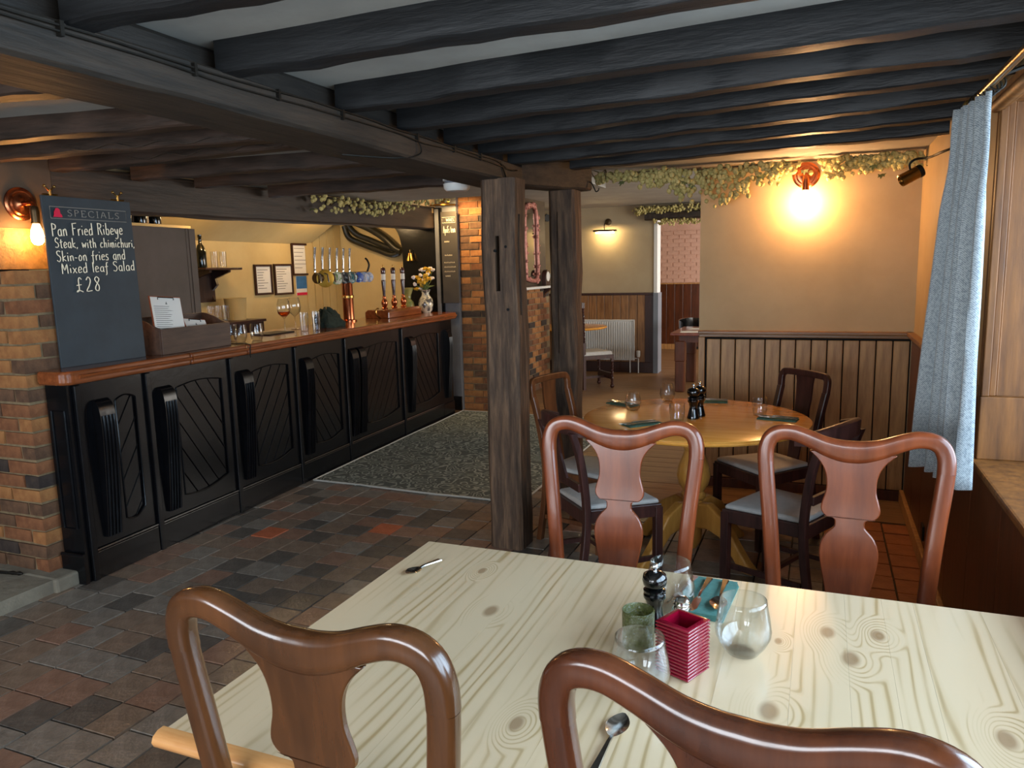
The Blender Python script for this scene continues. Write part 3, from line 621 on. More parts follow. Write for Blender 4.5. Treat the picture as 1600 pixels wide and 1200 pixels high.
# ================================================================== BAR
COUNTER_Z = 1.14
def barpanel(name, label, s0, s1, direction, corbels, first=False, last=False):
    u = thing(name, label, 'bar front', BL(s0, 0), A0, 'black panelled bar front bays')
    W = s1-s0
    W -= .002
    mb = MB(); mb.bb(0, W, .03, .10, 0, 1.066); mb.build('body', M['barblack'], u, 0)
    mb = MB(); mb.bb(0, W, -.012, .03, 0, .15); mb.build('plinth', M['barblack'], u, 0, .004)
    mb = MB(); mb.bb(0, W, -.006, .03, .15, .165); mb.tube([(0, -.004, .158), (W, -.004, .158)], .010, 8); mb.build('plinth_moulding', M['barblack'], u)
    mb = MB(); mb.bb(.001, .036, -.02, .03, 0, 1.06); mb.build('pilaster', M['barblack'], u, 0, .004)
    # frame with shaped opening
    cw = corbels[-1]+.13 if corbels else .06
    x0, x1 = cw+.02, W-.07
    K = 14; xs = [x0+(x1-x0)*i/K for i in range(K+1)]
    top = lambda x: .94 + .022*math.sin(PI*(x-x0)/(x1-x0))
    bot = lambda x: .27 - .03*math.sin(PI*(x-x0)/(x1-x0)) + .035*(x-x0)/(x1-x0)
    def quadprism(mb, pts, y0, y1): mb.prism(pts, y0, y1, lambda a, b, t: (a, t, b))
    mb = MB(); quadprism(mb, [(.035, .165), (x0, .165), (x0, 1.06), (.035, 1.06)], .0, .03); quadprism(mb, [(x1, .165), (W, .165), (W, 1.06), (x1, 1.06)], .0, .03)
    for i in range(K):
        a, b = xs[i], xs[i+1]
        quadprism(mb, [(a, top(a)), (b, top(b)), (b, 1.06), (a, 1.06)], .0, .03); quadprism(mb, [(a, .165), (b, .165), (b, bot(b)), (a, bot(a))], .0, .03)
    mb.build('frame', M['barblack'], u, 0)
    mb = MB()
    loop = [(x, -.001, top(x)) for x in xs] + [(x, -.001, bot(x)) for x in reversed(xs)]
    mb.tube(loop, .0045, 6, loop=True); mb.build('panel_bead', M['barblack'], u)
    # diagonal boards clipped to the opening
    poly = [(x, top(x)) for x in xs] + [(x, bot(x)) for x in reversed(xs)]
    def clip(poly, nx, ny, c):
        out = []
        for i in range(len(poly)):
            a, b = poly[i], poly[(i+1) % len(poly)]; da, db = a[0]*nx+a[1]*ny-c, b[0]*nx+b[1]*ny-c
            if da >= 0: out.append(a)
            if (da >= 0) != (db >= 0):
                t = da/(da-db); out.append((a[0]+(b[0]-a[0])*t, a[1]+(b[1]-a[1])*t))
        return out
    ang = R(56) if direction > 0 else R(124)
    nx, ny = math.sin(ang), -math.cos(ang); vals = [p[0]*nx+p[1]*ny for p in poly]; c = min(vals); bwid = .088
    while c < max(vals):
        q = clip(clip(poly, nx, ny, c+.002), -nx, -ny, -(c+bwid-.002)); c += bwid
        if len(q) > 2:
            mb = MB(); mb.prism(q, .008, .03, lambda a, b, t: (a, t, b)); mb.build('diagonal_board', M['barblack'], u, 0, .003, 1)
    for cx in corbels:
        co = MB(); prof = [(.0, .965), (-.014, .962), (-.04, .938), (-.053, .88), (-.056, .79), (-.052, .66), (-.04, .47), (-.026, .29), (-.018, .21), (0, .21)]
        pp = smoothpath([(0, a, b) for a, b in prof[1:-1]], 3); prof2 = [(0., .965)] + [(p.y, p.z) for p in pp] + [(0., .21)]
        co.prism(prof2, cx, cx+.098, lambda a, b, t: (t, a, b)); c_ = co.build('corbel', M['barblack'], u, 50)
        mb = MB()
        for k in range(4):
            xx = cx+.0155+.0223*k; mb.tube([(xx, p.y-.001, p.z) for p in pp[6:]], .007, 6)
        mb.build('reeding', M['barblack'], c_)
    return u
bounds = [0, .47, 1.18, 1.90, 2.60, 3.62, 4.55, 4.84]
cor = [[.11], [.09], [.09], [.09], [.06, .19], [.13], [.07]]
blab = ['black bar front bay beside the brick pier, first from the left', 'second black bar front bay, its panel boards sloping down rightwards', 'third black bar front bay, in front of the upturned tumblers',
        'fourth black bar front bay, just left of the paired corbels', 'fifth black bar front bay, with two corbels side by side', 'sixth black bar front bay, beneath the vases', 'narrow last black bar bay with a corbel at the grey wall']
for i in range(7):
    if i == 6:
        u = thing('bar_bay', blab[6], 'bar front', BL(bounds[6], 0), A0, 'black panelled bar front bays'); W = .29
        mb = MB(); mb.bb(0, W, .0, .10, 0, 1.066); mb.build('body', M['barblack'], u, 0)
        mb = MB(); mb.bb(0, W, -.012, .03, 0, .15); mb.build('plinth', M['barblack'], u, 0, .004)
        src = [c for c in COL.objects if c.name.startswith('corbel') and c.parent and c.parent.get('label') == blab[1]]
        for c_ in src:
            d_ = dup(c_, parent=u); d_.location = (.0, 0, 0)
    else: barpanel('bar_bay', blab[i], bounds[i], bounds[i+1], 1 if i % 2 == 0 else -1, cor[i])
# end panel of the bar beside the pier
u = thing('bar_end_panel', 'narrow black panelled end of the bar, tucked against the brick pier', 'bar front', BL(0, .0), A0)
mb = MB(); mb.bb(-.03, -.003, .0, .145, 0, 1.066); mb.build('body', M['barblack'], u, 0)
mb = MB(); mb.bb(-.05, -.03, -.012, .145, 0, .15); mb.tube([(-.045, -.01, .158), (-.045, .145, .158)], .010, 8); mb.build('plinth', M['barblack'], u)
mb = MB(); mb.tube([(-.033, .03, .3), (-.033, .03, .93), (-.033, .12, .93), (-.033, .12, .3)], .007, 6, loop=True); mb.build('panel_bead', M['barblack'], u)
# counter: three joined lengths
def counter(name, label, s0, s1, round0=False, last=False):
    o = thing(name, label, 'counter', BL(0, 0, 0), A0)
    if round0:
        poly = [(s1, -.055)] + [(-.02-.055*math.sin(a), .0-.055*math.cos(a)) for a in [R(10*k) for k in range(10)]] + [(-.075, .145), (.27, .145), (.27, .62), (s1, .62)]
    elif last: poly = [(s0, -.055), (4.86, -.055), (4.90, -.03), (4.93, .02), (5.0, .62), (s0, .62)]
    else: poly = [(s0, -.055), (s1, -.055), (s1, .62), (s0, .62)]
    mb = MB(); mb.prism(poly, 1.068, 1.14, lambda a, b, t: (a, b, t)); ob = mb.build('top', M['counter'], o, 0, .016, 3)
    s_a = (.0 if round0 else s0)+.004; s_b = (4.86 if last else s1)-.004
    mb = MB(); mb.tube([(s_a, -.058, 1.107), (s_b, -.058, 1.107)], .011, 8); mb.build('bead', M['counter'], o)
    return o
counter('bar_counter', 'rounded red-brown counter end under the chalkboard and menu box', 0, .80, True)
counter('bar_counter', 'short middle length of glossy wooden bar counter before the tumblers', .803, 1.33)
counter('bar_counter', 'long glossy wooden bar counter carrying the beer taps and vases', 1.333, 4.9, False, True)
mb = MB(); mb.tube(smoothpath([(*BL(1.33, .2)[:2], 1.143), (*BL(1.33, -.05)[:2], 1.143), (*BL(1.33, -.07)[:2], 1.11), (*BL(1.34, -.06)[:2], 1.06), (*BL(1.345, -.06)[:2], 1.05)], 4), .004, 6)
tag(mb.build('black_cable', M['iron']), 'thin black cable draped over the counter edge', 'cable')
# ================================================================== PINE TABLE
t = thing('pine_table', 'large pale scrubbed pine dining table with dark knots in the foreground', 'table', (0, 0, 0))
PX0, PX1, PY0, PY1, TZ = -1.115, .515, .965, 2.0, .76
for n_ in M['pine'].node_tree.nodes:
    if n_.name == 'table_space': n_.object = t
xs = [PX0, -.98, -.85, -.71, -.58, -.44, -.31, -.17, -.03, .08, .165, .235, .38, PX1]
for a, b in zip(xs[:-1], xs[1:]):
    mb = MB(); mb.box((0, 0, 0), (b-a-.0003, PY1-PY0, .034)); mb.build('plank', M['pine'], t, 0, 0, 1, ((a+b)/2, (PY0+PY1)/2, TZ-.017))
mb = MB(); sec = [(.0, .017), (-.014, .0165), (-.026, .010), (-.030, .0), (-.026, -.010), (-.014, -.0165), (0, -.017)]
mb.loft([[(x_, PY0+a, TZ-.017+b) for a, b in sec] for x_ in (PX0-.012, PX0+.3, 0, PX1)]); mb.build('front_nosing', M['oldpine'], t, 50)
mb = MB()
mb.bb(PX0+.09, PX1-.09, PY0+.085, PY0+.107, .63, .725); mb.bb(PX0+.09, PX1-.09, PY1-.107, PY1-.085, .63, .725)
mb.bb(PX0+.085, PX0+.107, PY0+.09, PY1-.09, .63, .725); mb.bb(PX1-.107, PX1-.085, PY0+.09, PY1-.09, .63, .725); mb.build('apron', M['oldpine'], t, 0)
for lx in (PX0+.1, PX1-.1):
    for ly in (PY0+.1, PY1-.1):
        mb = MB(); mb.box((lx, ly, .68), (.085, .085, .09)); mb.lathe([(.03, 0), (.034, .03), (.028, .06), (.036, .2), (.042, .42), (.03, .56), (.04, .59), (.032, .61), (.042, .636)], 14, (lx, ly, 0)); mb.build('leg', M['oldpine'], t)
# ================================================================== QUEEN ANNE STYLE CHAIRS
def by(z): return -.205 - max(0, z-.45)*.10
def fiddle_chair(label, loc, rz, m, first=None, group='splat-back chairs at the pine table'):
    c = thing('splat_back_chair', label, 'chair', loc, rz, group)
    H = [(.196, .44), (.204, .60), (.22, .80), (.236, .95), (.241, 1.005)]
    Cc = [(.241, 1.005), (.240, 1.042), (.229, 1.074), (.205, 1.091), (.168, 1.094), (.125, 1.081), (.075, 1.06), (.032, 1.049), (0, 1.047)]
    sec = rrect(.023, .017, .012)
    for s in (-1, 1):
        mb = MB(); mb.sweep(smoothpath([(s*x, by(z), z) for x, z in H], 4), sec, (0, 1, 0)); mb.build('upright', m, c, 50)
    full = [(-x, z) for x, z in Cc] + [(x, z) for x, z in reversed(Cc[:-1])]
    P = smoothpath([(x, by(z), z) for x, z in full], 4); sc = []
    for p in P: k = math.exp(-(p.x/.085)**2); sc.append((1+.42*k, 1.05))
    mb = MB(); mb.sweep(P, rrect(.0235, .018, .013), (0, 1, 0), sc); mb.build('crest_rail', m, c, 50)
    prof = [(1.045, .118), (1.02, .092), (.995, .076), (.965, .068), (.93, .068), (.90, .076), (.878, .080), (.862, .074), (.852, .06), (.848, .043), (.828, .041), (.818, .048),
            (.80, .064), (.775, .076), (.745, .08), (.70, .074), (.63, .06), (.55, .05), (.47, .05)]
    pts = smoothpath([(wd, 0, z) for z, wd in prof], 3); rings = []
    for p in pts: yy = by(p.z); rings.append([(-p.x, yy-.007, p.z), (p.x, yy-.007, p.z), (p.x, yy+.007, p.z), (-p.x, yy+.007, p.z)])
    mb = MB(); mb.loft(rings); mb.build('splat', m, c, 30, .003, 2)
    mb = MB(); mb.prism([(-.2, -.225), (.2, -.225), (.235, .2), (-.235, .2)], .37, .44, lambda a, b, q: (a, b, q)); mb.bb(-.07, .07, -.225, -.19, .44, .475); mb.build('seat_frame', m, c, 0, .008)
    mb = MB(); rings = []
    for k, z in ((1, .435), (1, .452), (.96, .464), (.86, .470), (.5, .474)):
        rings.append([(x*k, y*k, z) for x, y in [(-.175, -.185), (.175, -.185), (.21, .18), (-.21, .18)]])
    mb.loft(rings); mb.build('seat_pad', M['brownpad'], c, 40, .006)
    for s in (-1, 1):
        mb = MB(); mb.tube(smoothpath([(s*.205, .175, .42), (s*.222, .192, .33), (s*.212, .18, .2), (s*.2, .168, .08), (s*.205, .175, .03), (s*.208, .18, 0)], 4), [.034]*4+[.033]*4+[.026]*4+[.019]*4+[.018]*2+[.028]*2+[.026], 10); mb.build('leg', m, c)
        mb = MB(); mb.sweep(smoothpath([(s*.188, -.205, .44), (s*.186, -.21, .25), (s*.186, -.25, .0)], 4), rrect(.018, .018, .005), (0, 1, 0)); mb.build('leg', m, c)
    return c
fiddle_chair('brown splat-back chair in the left foreground, its back to the viewer', (-.692, 1.115, 0), R(-2), M['mah_brown'])
fiddle_chair('deep brown splat-back chair in the right foreground, cropped by the picture edge', (-.028, 1.10, 0), R(-9), M['mah_dark'])
fiddle_chair('reddish splat-back chair across the pine table, nearest the oak posts', (-.578, 2.065, 0), R(180+1), M['mah_red'])
fiddle_chair('reddish splat-back chair across the pine table, nearest the curtain', (.092, 2.10, 0), R(180-2), M['mah_red'])
# ================================================================== ROUND TABLE
RC = (-.62, 4.13); RZ = .775
t = thing('round_table', 'round honey-coloured pedestal table laid for four', 'table', (RC[0], RC[1], 0))
mb = MB(); mb.lathe([(.3, .743), (.575, .743), (.592, .748), (.597, .756), (.592, .764), (.603, .768), (.603, .772), (.596, .775), (.3, .775), (.01, .775)], 64); mb.build('tabletop', M['roundtop'], t, 35)
mb = MB(); mb.lathe([(.16, .743), (.16, .70), (.06, .70), (.062, .66), (.075, .645), (.06, .63), (.062, .61), (.05, .59), (.06, .56), (.085, .50), (.092, .45), (.08, .40), (.055, .36), (.068, .345), (.068, .33), (.05, .31), (.058, .28), (.05, .2), (.05, .1), (.04, .06), (.02, .03)], 24); mb.build('pedestal', M['honey'], t, 35)
for k in range(4):
    a = R(45+90*k+12); mb = MB()
    prof = [(.04, .30), (.12, .315), (.22, .26), (.32, .13), (.38, .06), (.42, .03), (.42, 0), (.34, 0), (.30, .05), (.2, .15), (.12, .17), (.04, .16)]
    mb.prism(prof, -.028, .028, lambda r_, z, q: (r_*math.cos(a)-q*math.sin(a), r_*math.sin(a)+q*math.cos(a), z)); mb.build('foot', M['honey'], t, 0, .012, 3)
def face(v): return math.atan2(v[1], v[0]) - PI/2        # +y local points along v
def dining_legs(c, m, hb, w_=.36, d_=.38):
    for s in (-1, 1):
        mb = MB(); mb.sweep([(s*(w_/2+.02), d_/2, 0), (s*(w_/2+.02), d_/2, .42)], rrect(.02, .02, .003, 1), (0, 1, 0)); mb.build('leg', m, c, 0)
        mb = MB(); mb.sweep(smoothpath([(s*w_/2, -d_/2-.05, 0), (s*w_/2, -d_/2-.01, .25), (s*w_/2, -d_/2, .45), (s*(w_/2+.006), -d_/2-.03, .68), (s*(w_/2+.01), -d_/2-.075, hb)], 4), rrect(.019, .017, .004, 1), (0, 1, 0)); mb.build('rear_leg', m, c, 0)
        mb = MB(); mb.bb(s*(w_/2+.01)-.008, s*(w_/2+.01)+.008, -d_/2, d_/2, .14, .165); mb.build('side_stretcher', m, c, 0)
    mb = MB(); mb.bb(-w_/2, w_/2, -.015, .005, .142, .163); mb.build('cross_stretcher', m, c, 0)
    mb = MB(); mb.prism([(-w_/2+.01, -d_/2-.015), (w_/2-.01, -d_/2-.015), (w_/2+.035, d_/2+.015), (-w_/2-.035, d_/2+.015)], .37, .435, lambda a, b, q: (a, b, q)); mb.build('seat_frame', m, c, 0, .004)
    mb = MB(); rings = []
    for k, z in ((.97, .435), (.98, .448), (.95, .458), (.85, .464), (.5, .468)):
        rings.append([(x*k, y*k, z) for x, y in [(-w_/2+.015, -d_/2), (w_/2-.015, -d_/2), (w_/2+.03, d_/2+.01), (-w_/2-.03, d_/2+.01)]])
    mb.loft(rings); mb.build('seat_pad', M['seatpad'], c, 40, .006)
def tub_chair(label, ctr, f):
    c = thing('low_back_chair', label, 'chair', (ctr[0], ctr[1], 0), face(f), 'dark chairs round the honey table'); m = M['darkchair']
    dining_legs(c, m, .83)
    P = smoothpath([(-.225, -.16, .83), (-.20, -.235, .845), (-.10, -.285, .86), (0, -.30, .865), (.10, -.285, .86), (.20, -.235, .845), (.225, -.16, .83)], 4)
    mb = MB(); rings = []
    for i, p in enumerate(P):
        tt = (P[min(i+1, len(P)-1)]-P[max(i-1, 0)]).normalized(); n = Vector((0, 0, 1)).cross(tt).normalized(); k = .6+.4*math.sin(PI*i/(len(P)-1))
        rings.append([p + n*(a*.013) + Vector((0, 0, b*.04*k)) for a, b in ((-1, -1), (1, -1), (1.3, .8), (.6, 1), (-.6, 1), (-1.3, .8))])
    mb.loft(rings); mb.build('top_rail', m, c, 50)
    mb = MB(); mb.prism([(-.05, .56), (.05, .56), (.036, .70), (.055, .83), (-.055, .83), (-.036, .70)], -.006, .006, lambda a, b, q: (a, q-.2-(b-.45)*.23, b)); mb.build('splat', m, c, 0)
    mb = MB(); mb.bb(-.18, .18, -.232, -.212, .535, .575); mb.build('lower_rail', m, c, 0, .003)
    return c
tub_chair('dark low-backed chair with grey seat, front left of the round table', (-.99, 3.63), (.74, .67))
tub_chair('dark low-backed chair with grey seat, front right of the round table', (-.13, 3.72), (-.9, .43))
def hoop_chair(label, ctr, f, m):
    c = thing('hoop_back_chair', label, 'chair', (ctr[0], ctr[1], 0), face(f), 'dark chairs round the honey table')
    dining_legs(c, m, .86, .34, .38)
    P = smoothpath([(-.18, -.265, .85), (-.182, -.272, .915), (-.172, -.276, .938), (-.145, -.279, .95), (0, -.285, .953), (.145, -.279, .95), (.172, -.276, .938), (.182, -.272, .915), (.18, -.265, .85)], 4)
    mb = MB(); mb.sweep(P, rrect(.019, .014, .006), (0, 1, 0)); mb.build('top_rail', m, c, 50)
    rings = []
    for z, wd, yy in ((.44, .042, -.205), (.55, .045, -.225), (.68, .05, -.255), (.80, .058, -.275), (.90, .062, -.282), (.94, .07, -.283)): rings.append([(-wd, yy-.006, z), (wd, yy-.006, z), (wd, yy+.006, z), (-wd, yy+.006, z)])
    mb = MB(); mb.loft(rings); mb.build('splat', m, c, 50)
    return c
hoop_chair('brown hoop-backed chair standing against the rear oak post', (-1.23, 4.16), (.96, -.28), M['midchair'])
hoop_chair('dark hoop-backed chair between the round table and the panelled wall', (-.27, 4.53), (-.71, -.70), M['darkchair'])
# ================================================================== TABLEWARE
def glass_mesh(prof_out, th=.0018, n=28):
    inner = [(max(r_-th, .001), z+th*.5) for r_, z in reversed(prof_out)]
    inner = [(r_, max(z, prof_out[0][1]+.006)) for r_, z in inner]
    mb = MB(); mb.lathe([(.002, prof_out[0][1])] + prof_out + inner + [(.002, prof_out[0][1]+.006)], n); return mb.mesh('glass', M['glass'], 60)
G_ST = glass_mesh([(.028, 0), (.034, .003), (.047, .02), (.058, .042), (.060, .056), (.057, .078), (.050, .115), (.0485, .125)])
G_TUM = glass_mesh([(.031, 0), (.034, .004), (.039, .03), (.042, .06), (.041, .088), (.0395, .10)])
G_TULIP = glass_mesh([(.024, 0), (.032, .004), (.044, .025), (.047, .045), (.042, .075), (.035, .105)])
def put(name, me, label, cat, loc, rz=0, group=None): return tag(obj(name, me, None, loc, (0, 0, rz)), label, cat, group)
put('stemless_glass', G_ST, 'empty stemless wine glass right of the red candle holder', 'glass', (-.132, 1.61, TZ), 0, 'glasses on the pine table')
put('stemless_glass', G_ST, 'empty stemless wine glass behind the black pepper mill', 'glass', (-.318, 1.765, TZ), 0, 'glasses on the pine table')
put('stemless_glass', G_ST, 'empty stemless wine glass in front of the red candle holder, partly behind a chair', 'glass', (-.305, 1.37, TZ), 0, 'glasses on the pine table')
def mill(label, loc, s=1, parts=True):
    c = thing('pepper_mill', label, 'pepper mill', loc)
    k = s; mb = MB(); mb.lathe([(.001, 0), (.027*k, 0), (.028*k, .006*k), (.025*k, .014*k), (.019*k, .04*k), (.017*k, .055*k), (.022*k, .072*k), (.026*k, .078*k), (.026*k, .084*k), (.022*k, .087*k), (.026*k, .091*k), (.026*k, .096*k), (.018*k, .1*k), (.001, .1*k)], 24); mb.build('mill_body', M['millblack'], c, 40)
    mb = MB(); mb.lathe([(.001, .1*k), (.016*k, .1*k), (.026*k, .108*k), (.029*k, .12*k), (.026*k, .133*k), (.014*k, .141*k), (.001, .142*k)], 24); mb.build('mill_head', M['millblack'], c, 60)
    mb = MB(); mb.lathe([(.001, .14*k), (.006*k, .14*k), (.005*k, .146*k), (.009*k, .15*k), (.007*k, .158*k), (.001, .16*k)], 12); mb.build('knob', M['chrome'], c, 60)
    return c
mill('black lacquered pepper mill on the pine table', (-.335, 1.66, TZ), 1.0)
# green candle holder (open cup)
mb = MB(); mb.lathe([(.002, 0), (.033, 0), (.035, .004), (.036, .085), (.0345, .087), (.033, .085), (.031, .008), (.002, .008)], 32)
put('candle_holder', mb.mesh('candle_holder', M['greenglass'], 60), 'dimpled green glass candle holder beside the pepper mill', 'candle holder', (-.352, 1.565, TZ))
# red ribbed square candle holder
c = thing('ribbed_candle_holder', 'square ruby-red ribbed glass candle holder on the pine table', 'candle holder', (-.243, 1.497, TZ), R(-24))
mb = MB(); rings = []; N_ = 15; hh = .112
for i in range(N_):
    z0 = hh*i/N_; z1 = hh*(i+1)/N_
    for z, e in ((z0, .0362), (z0+.0012, .0388), (z0+.0030, .0402), (z1-.0030, .0402), (z1-.0012, .0388)): rings.append([(x, y, z) for x, y in ((-e, -e), (e, -e), (e, e), (-e, e))])
def ring16(r_, z): return [(math.cos(2*PI*j/4+PI/4)*r_*1.414, math.sin(2*PI*j/4+PI/4)*r_*1.414, z) for j in range(4)]
order = [(-1, -1), (1, -1), (1, 1), (-1, 1)]
for e, z in ((.036, hh), (.029, hh), (.027, .06), (.026, .02), (.001, .02)): rings.append([(x*e, y*e, z) for x, y in order])
mb.loft(rings); mb.build('ribbed_cup', M['redglass'], c, 55)
mb = MB(); mb.lathe([(.001, .021), (.018, .021), (.018, .034), (.001, .034)], 16); mb.build('tealight', M['white'], c)
c = thing('salt_shaker', 'small glass salt shaker with ringed metal lid behind the red holder', 'salt shaker', (-.272, 1.655, TZ))
mb = MB(); mb.lathe([(.001, 0), (.02, 0), (.022, .01), (.018, .05), (.016, .062), (.001, .062)], 16); mb.build('shaker_body', M['glass'], c, 60)
mb = MB(); mb.lathe([(.001, .06), (.018, .06), (.019, .065), (.017, .069), (.019, .073), (.017, .077), (.018, .082), (.012, .089), (.001, .091)], 16); mb.build('shaker_lid', M['steel'], c, 40)
def cutlery(kind, L=.2):
    mb = MB(); st = []
    P = [(0, 0, .004), (0, L*.25, .006), (0, L*.5, .008), (0, L*.62, .006)]
    w2 = [.009, .006, .004, .0035]
    rings = [[(-w_, p[1], p[2]-.0015), (w_, p[1], p[2]-.0015), (w_*.8, p[1], p[2]+.0015), (-w_*.8, p[1], p[2]+.0015)] for p, w_ in zip(P, w2)]
    mb.loft(rings)
    if kind == 'spoon':
        rings = []
        for i in range(11):
            a = i/10; w_ = max(.021*math.sin(PI*min(a*.92+.06, 1))**.7, .003); y = L*(.60+.40*a); dz = .006*math.sin(PI*a)
            rings.append([(-w_, y, .008), (-w_*.5, y, .008-dz*.8), (0, y, .008-dz), (w_*.5, y, .008-dz*.8), (w_, y, .008), (w_*.5, y, .0068-dz*.8), (0, y, .0068-dz), (-w_*.5, y, .0068-dz*.8)])
        mb.loft(rings)
    elif kind == 'knife':
        mb.loft([[(-w_, y, .003), (w_, y, .003), (w_, y, .0045), (-w_, y, .0045)] for w_, y in ((.005, L*.6), (.0095, L*.7), (.0095, L*.92), (.003, L))])
    else:
        mb.loft([[(-w_, y, .005), (w_, y, .005), (w_, y, .007), (-w_, y, .007)] for w_, y in ((.004, L*.6), (.012, L*.70), (.013, L*.78))])
        for k in range(4): xx = -.011+.0073*k; mb.loft([[(xx-w_, y, .005+dz), (xx+w_, y, .005+dz), (xx+w_, y, .0065+dz), (xx-w_, y, .0065+dz)] for w_, y, dz in ((.002, L*.77, 0), (.0018, L*.9, .001), (.001, L, .004))])
    return mb.mesh(kind, M['steel'], 50)
SPOON, KNIFE, FORK = cutlery('spoon', .19), cutlery('knife', .21), cutlery('fork', .2)
TSP = cutlery('spoon', .135)
put('teaspoon', TSP, 'small ornate teaspoon lying alone on the left of the pine table', 'spoon', (-1.008, 1.868, TZ), R(164))
put('dessert_spoon', SPOON, 'shiny dessert spoon lying just behind the right foreground chair', 'spoon', (-.327, 1.10, TZ), R(-3))
def napkin(label, loc, rz, m, sx, sy, lays=3):
    c = thing('folded_napkin', label, 'napkin', loc, rz)
    for k in range(lays):
        mb = MB(); n = 8; rings = []
        for i in range(n+1):
            y = -sy/2+sy*i/n; rings.append([(-sx/2+.002*k, y, .004*k), (sx/2-.002*k, y, .004*k), (sx/2-.001*k, y, .004*k+.0035+.001*math.sin(i*1.9+k)), (-sx/2+.001*k, y, .004*k+.0035+.001*math.sin(i*1.3))])
        mb.loft(rings); mb.build('fold', m, c, 50)
    return c
napkin('teal folded napkin holding cutlery at the far edge of the pine table', (-.243, 1.85, TZ), R(-4), M['napkin'], .125, .22, 4)
for i, (kk, dx, nm, lb) in enumerate(((FORK, -.042, 'table_fork', 'ornate fork on the left of the teal napkin'), (KNIFE, -.004, 'table_knife', 'ornate knife in the middle of the teal napkin'), (SPOON, .037, 'table_spoon', 'ornate spoon on the right of the teal napkin'))):
    put(nm, kk, lb, nm.split('_')[1], (-.243+dx, 1.945, TZ+.017), R(180-4+4*(i-1)))
# on the round table
put('tulip_glass', G_TULIP, 'empty tulip glass at the left of the round table', 'glass', (-.985, 4.24, RZ), 0, 'glasses on the round table')
put('tulip_glass', G_TULIP, 'empty tulip glass at the far side of the round table', 'glass', (-.855, 4.60, RZ), 0, 'glasses on the round table')
put('tumbler', G_TUM, 'empty tumbler just left of the two pepper mills', 'glass', (-.69, 3.99, RZ), 0, 'glasses on the round table')
put('tumbler', G_TUM, 'empty tumbler standing by the right-hand napkin of the round table', 'glass', (-.29, 4.27, RZ), 0, 'glasses on the round table')
mill('slim black pepper mill on the round table, nearer of the pair', (-.62, 4.09, RZ), 1.2)
mill('slim black pepper mill on the round table, farther of the pair', (-.598, 4.165, RZ), 1.2)
for (lb, x_, y_, a, w1, w2) in (('dark green napkin with cutlery at the left edge of the round table', -1.085, 4.40, 60, 'table_fork', 'left'), ('dark green napkin with cutlery at the right of the round table', -.19, 4.18, 80, 'table_fork', 'right'),
                            ('dark green napkin with cutlery at the near side of the round table', -.85, 3.86, 135, 'table_fork', 'near'), ('dark green napkin with cutlery at the far side of the round table', -.60, 4.63, 95, 'table_fork', 'far')):
    napkin(lb, (x_, y_, RZ), R(a), M['napkin_dk'], .09, .2, 2)
    for kk, nm, o_ in ((FORK, 'table_fork', -.02), (KNIFE, 'table_knife', .018)):
        v = Vector((o_, -.1 if w2 != 'near' else -.08, 0)); v.rotate(Matrix.Rotation(R(a), 3, 'Z'))
        put(nm, kk, '%s on the %s napkin of the round table' % (nm.split('_')[1], w2), nm.split('_')[1], (x_+v.x, y_+v.y, RZ+.009), R(a))
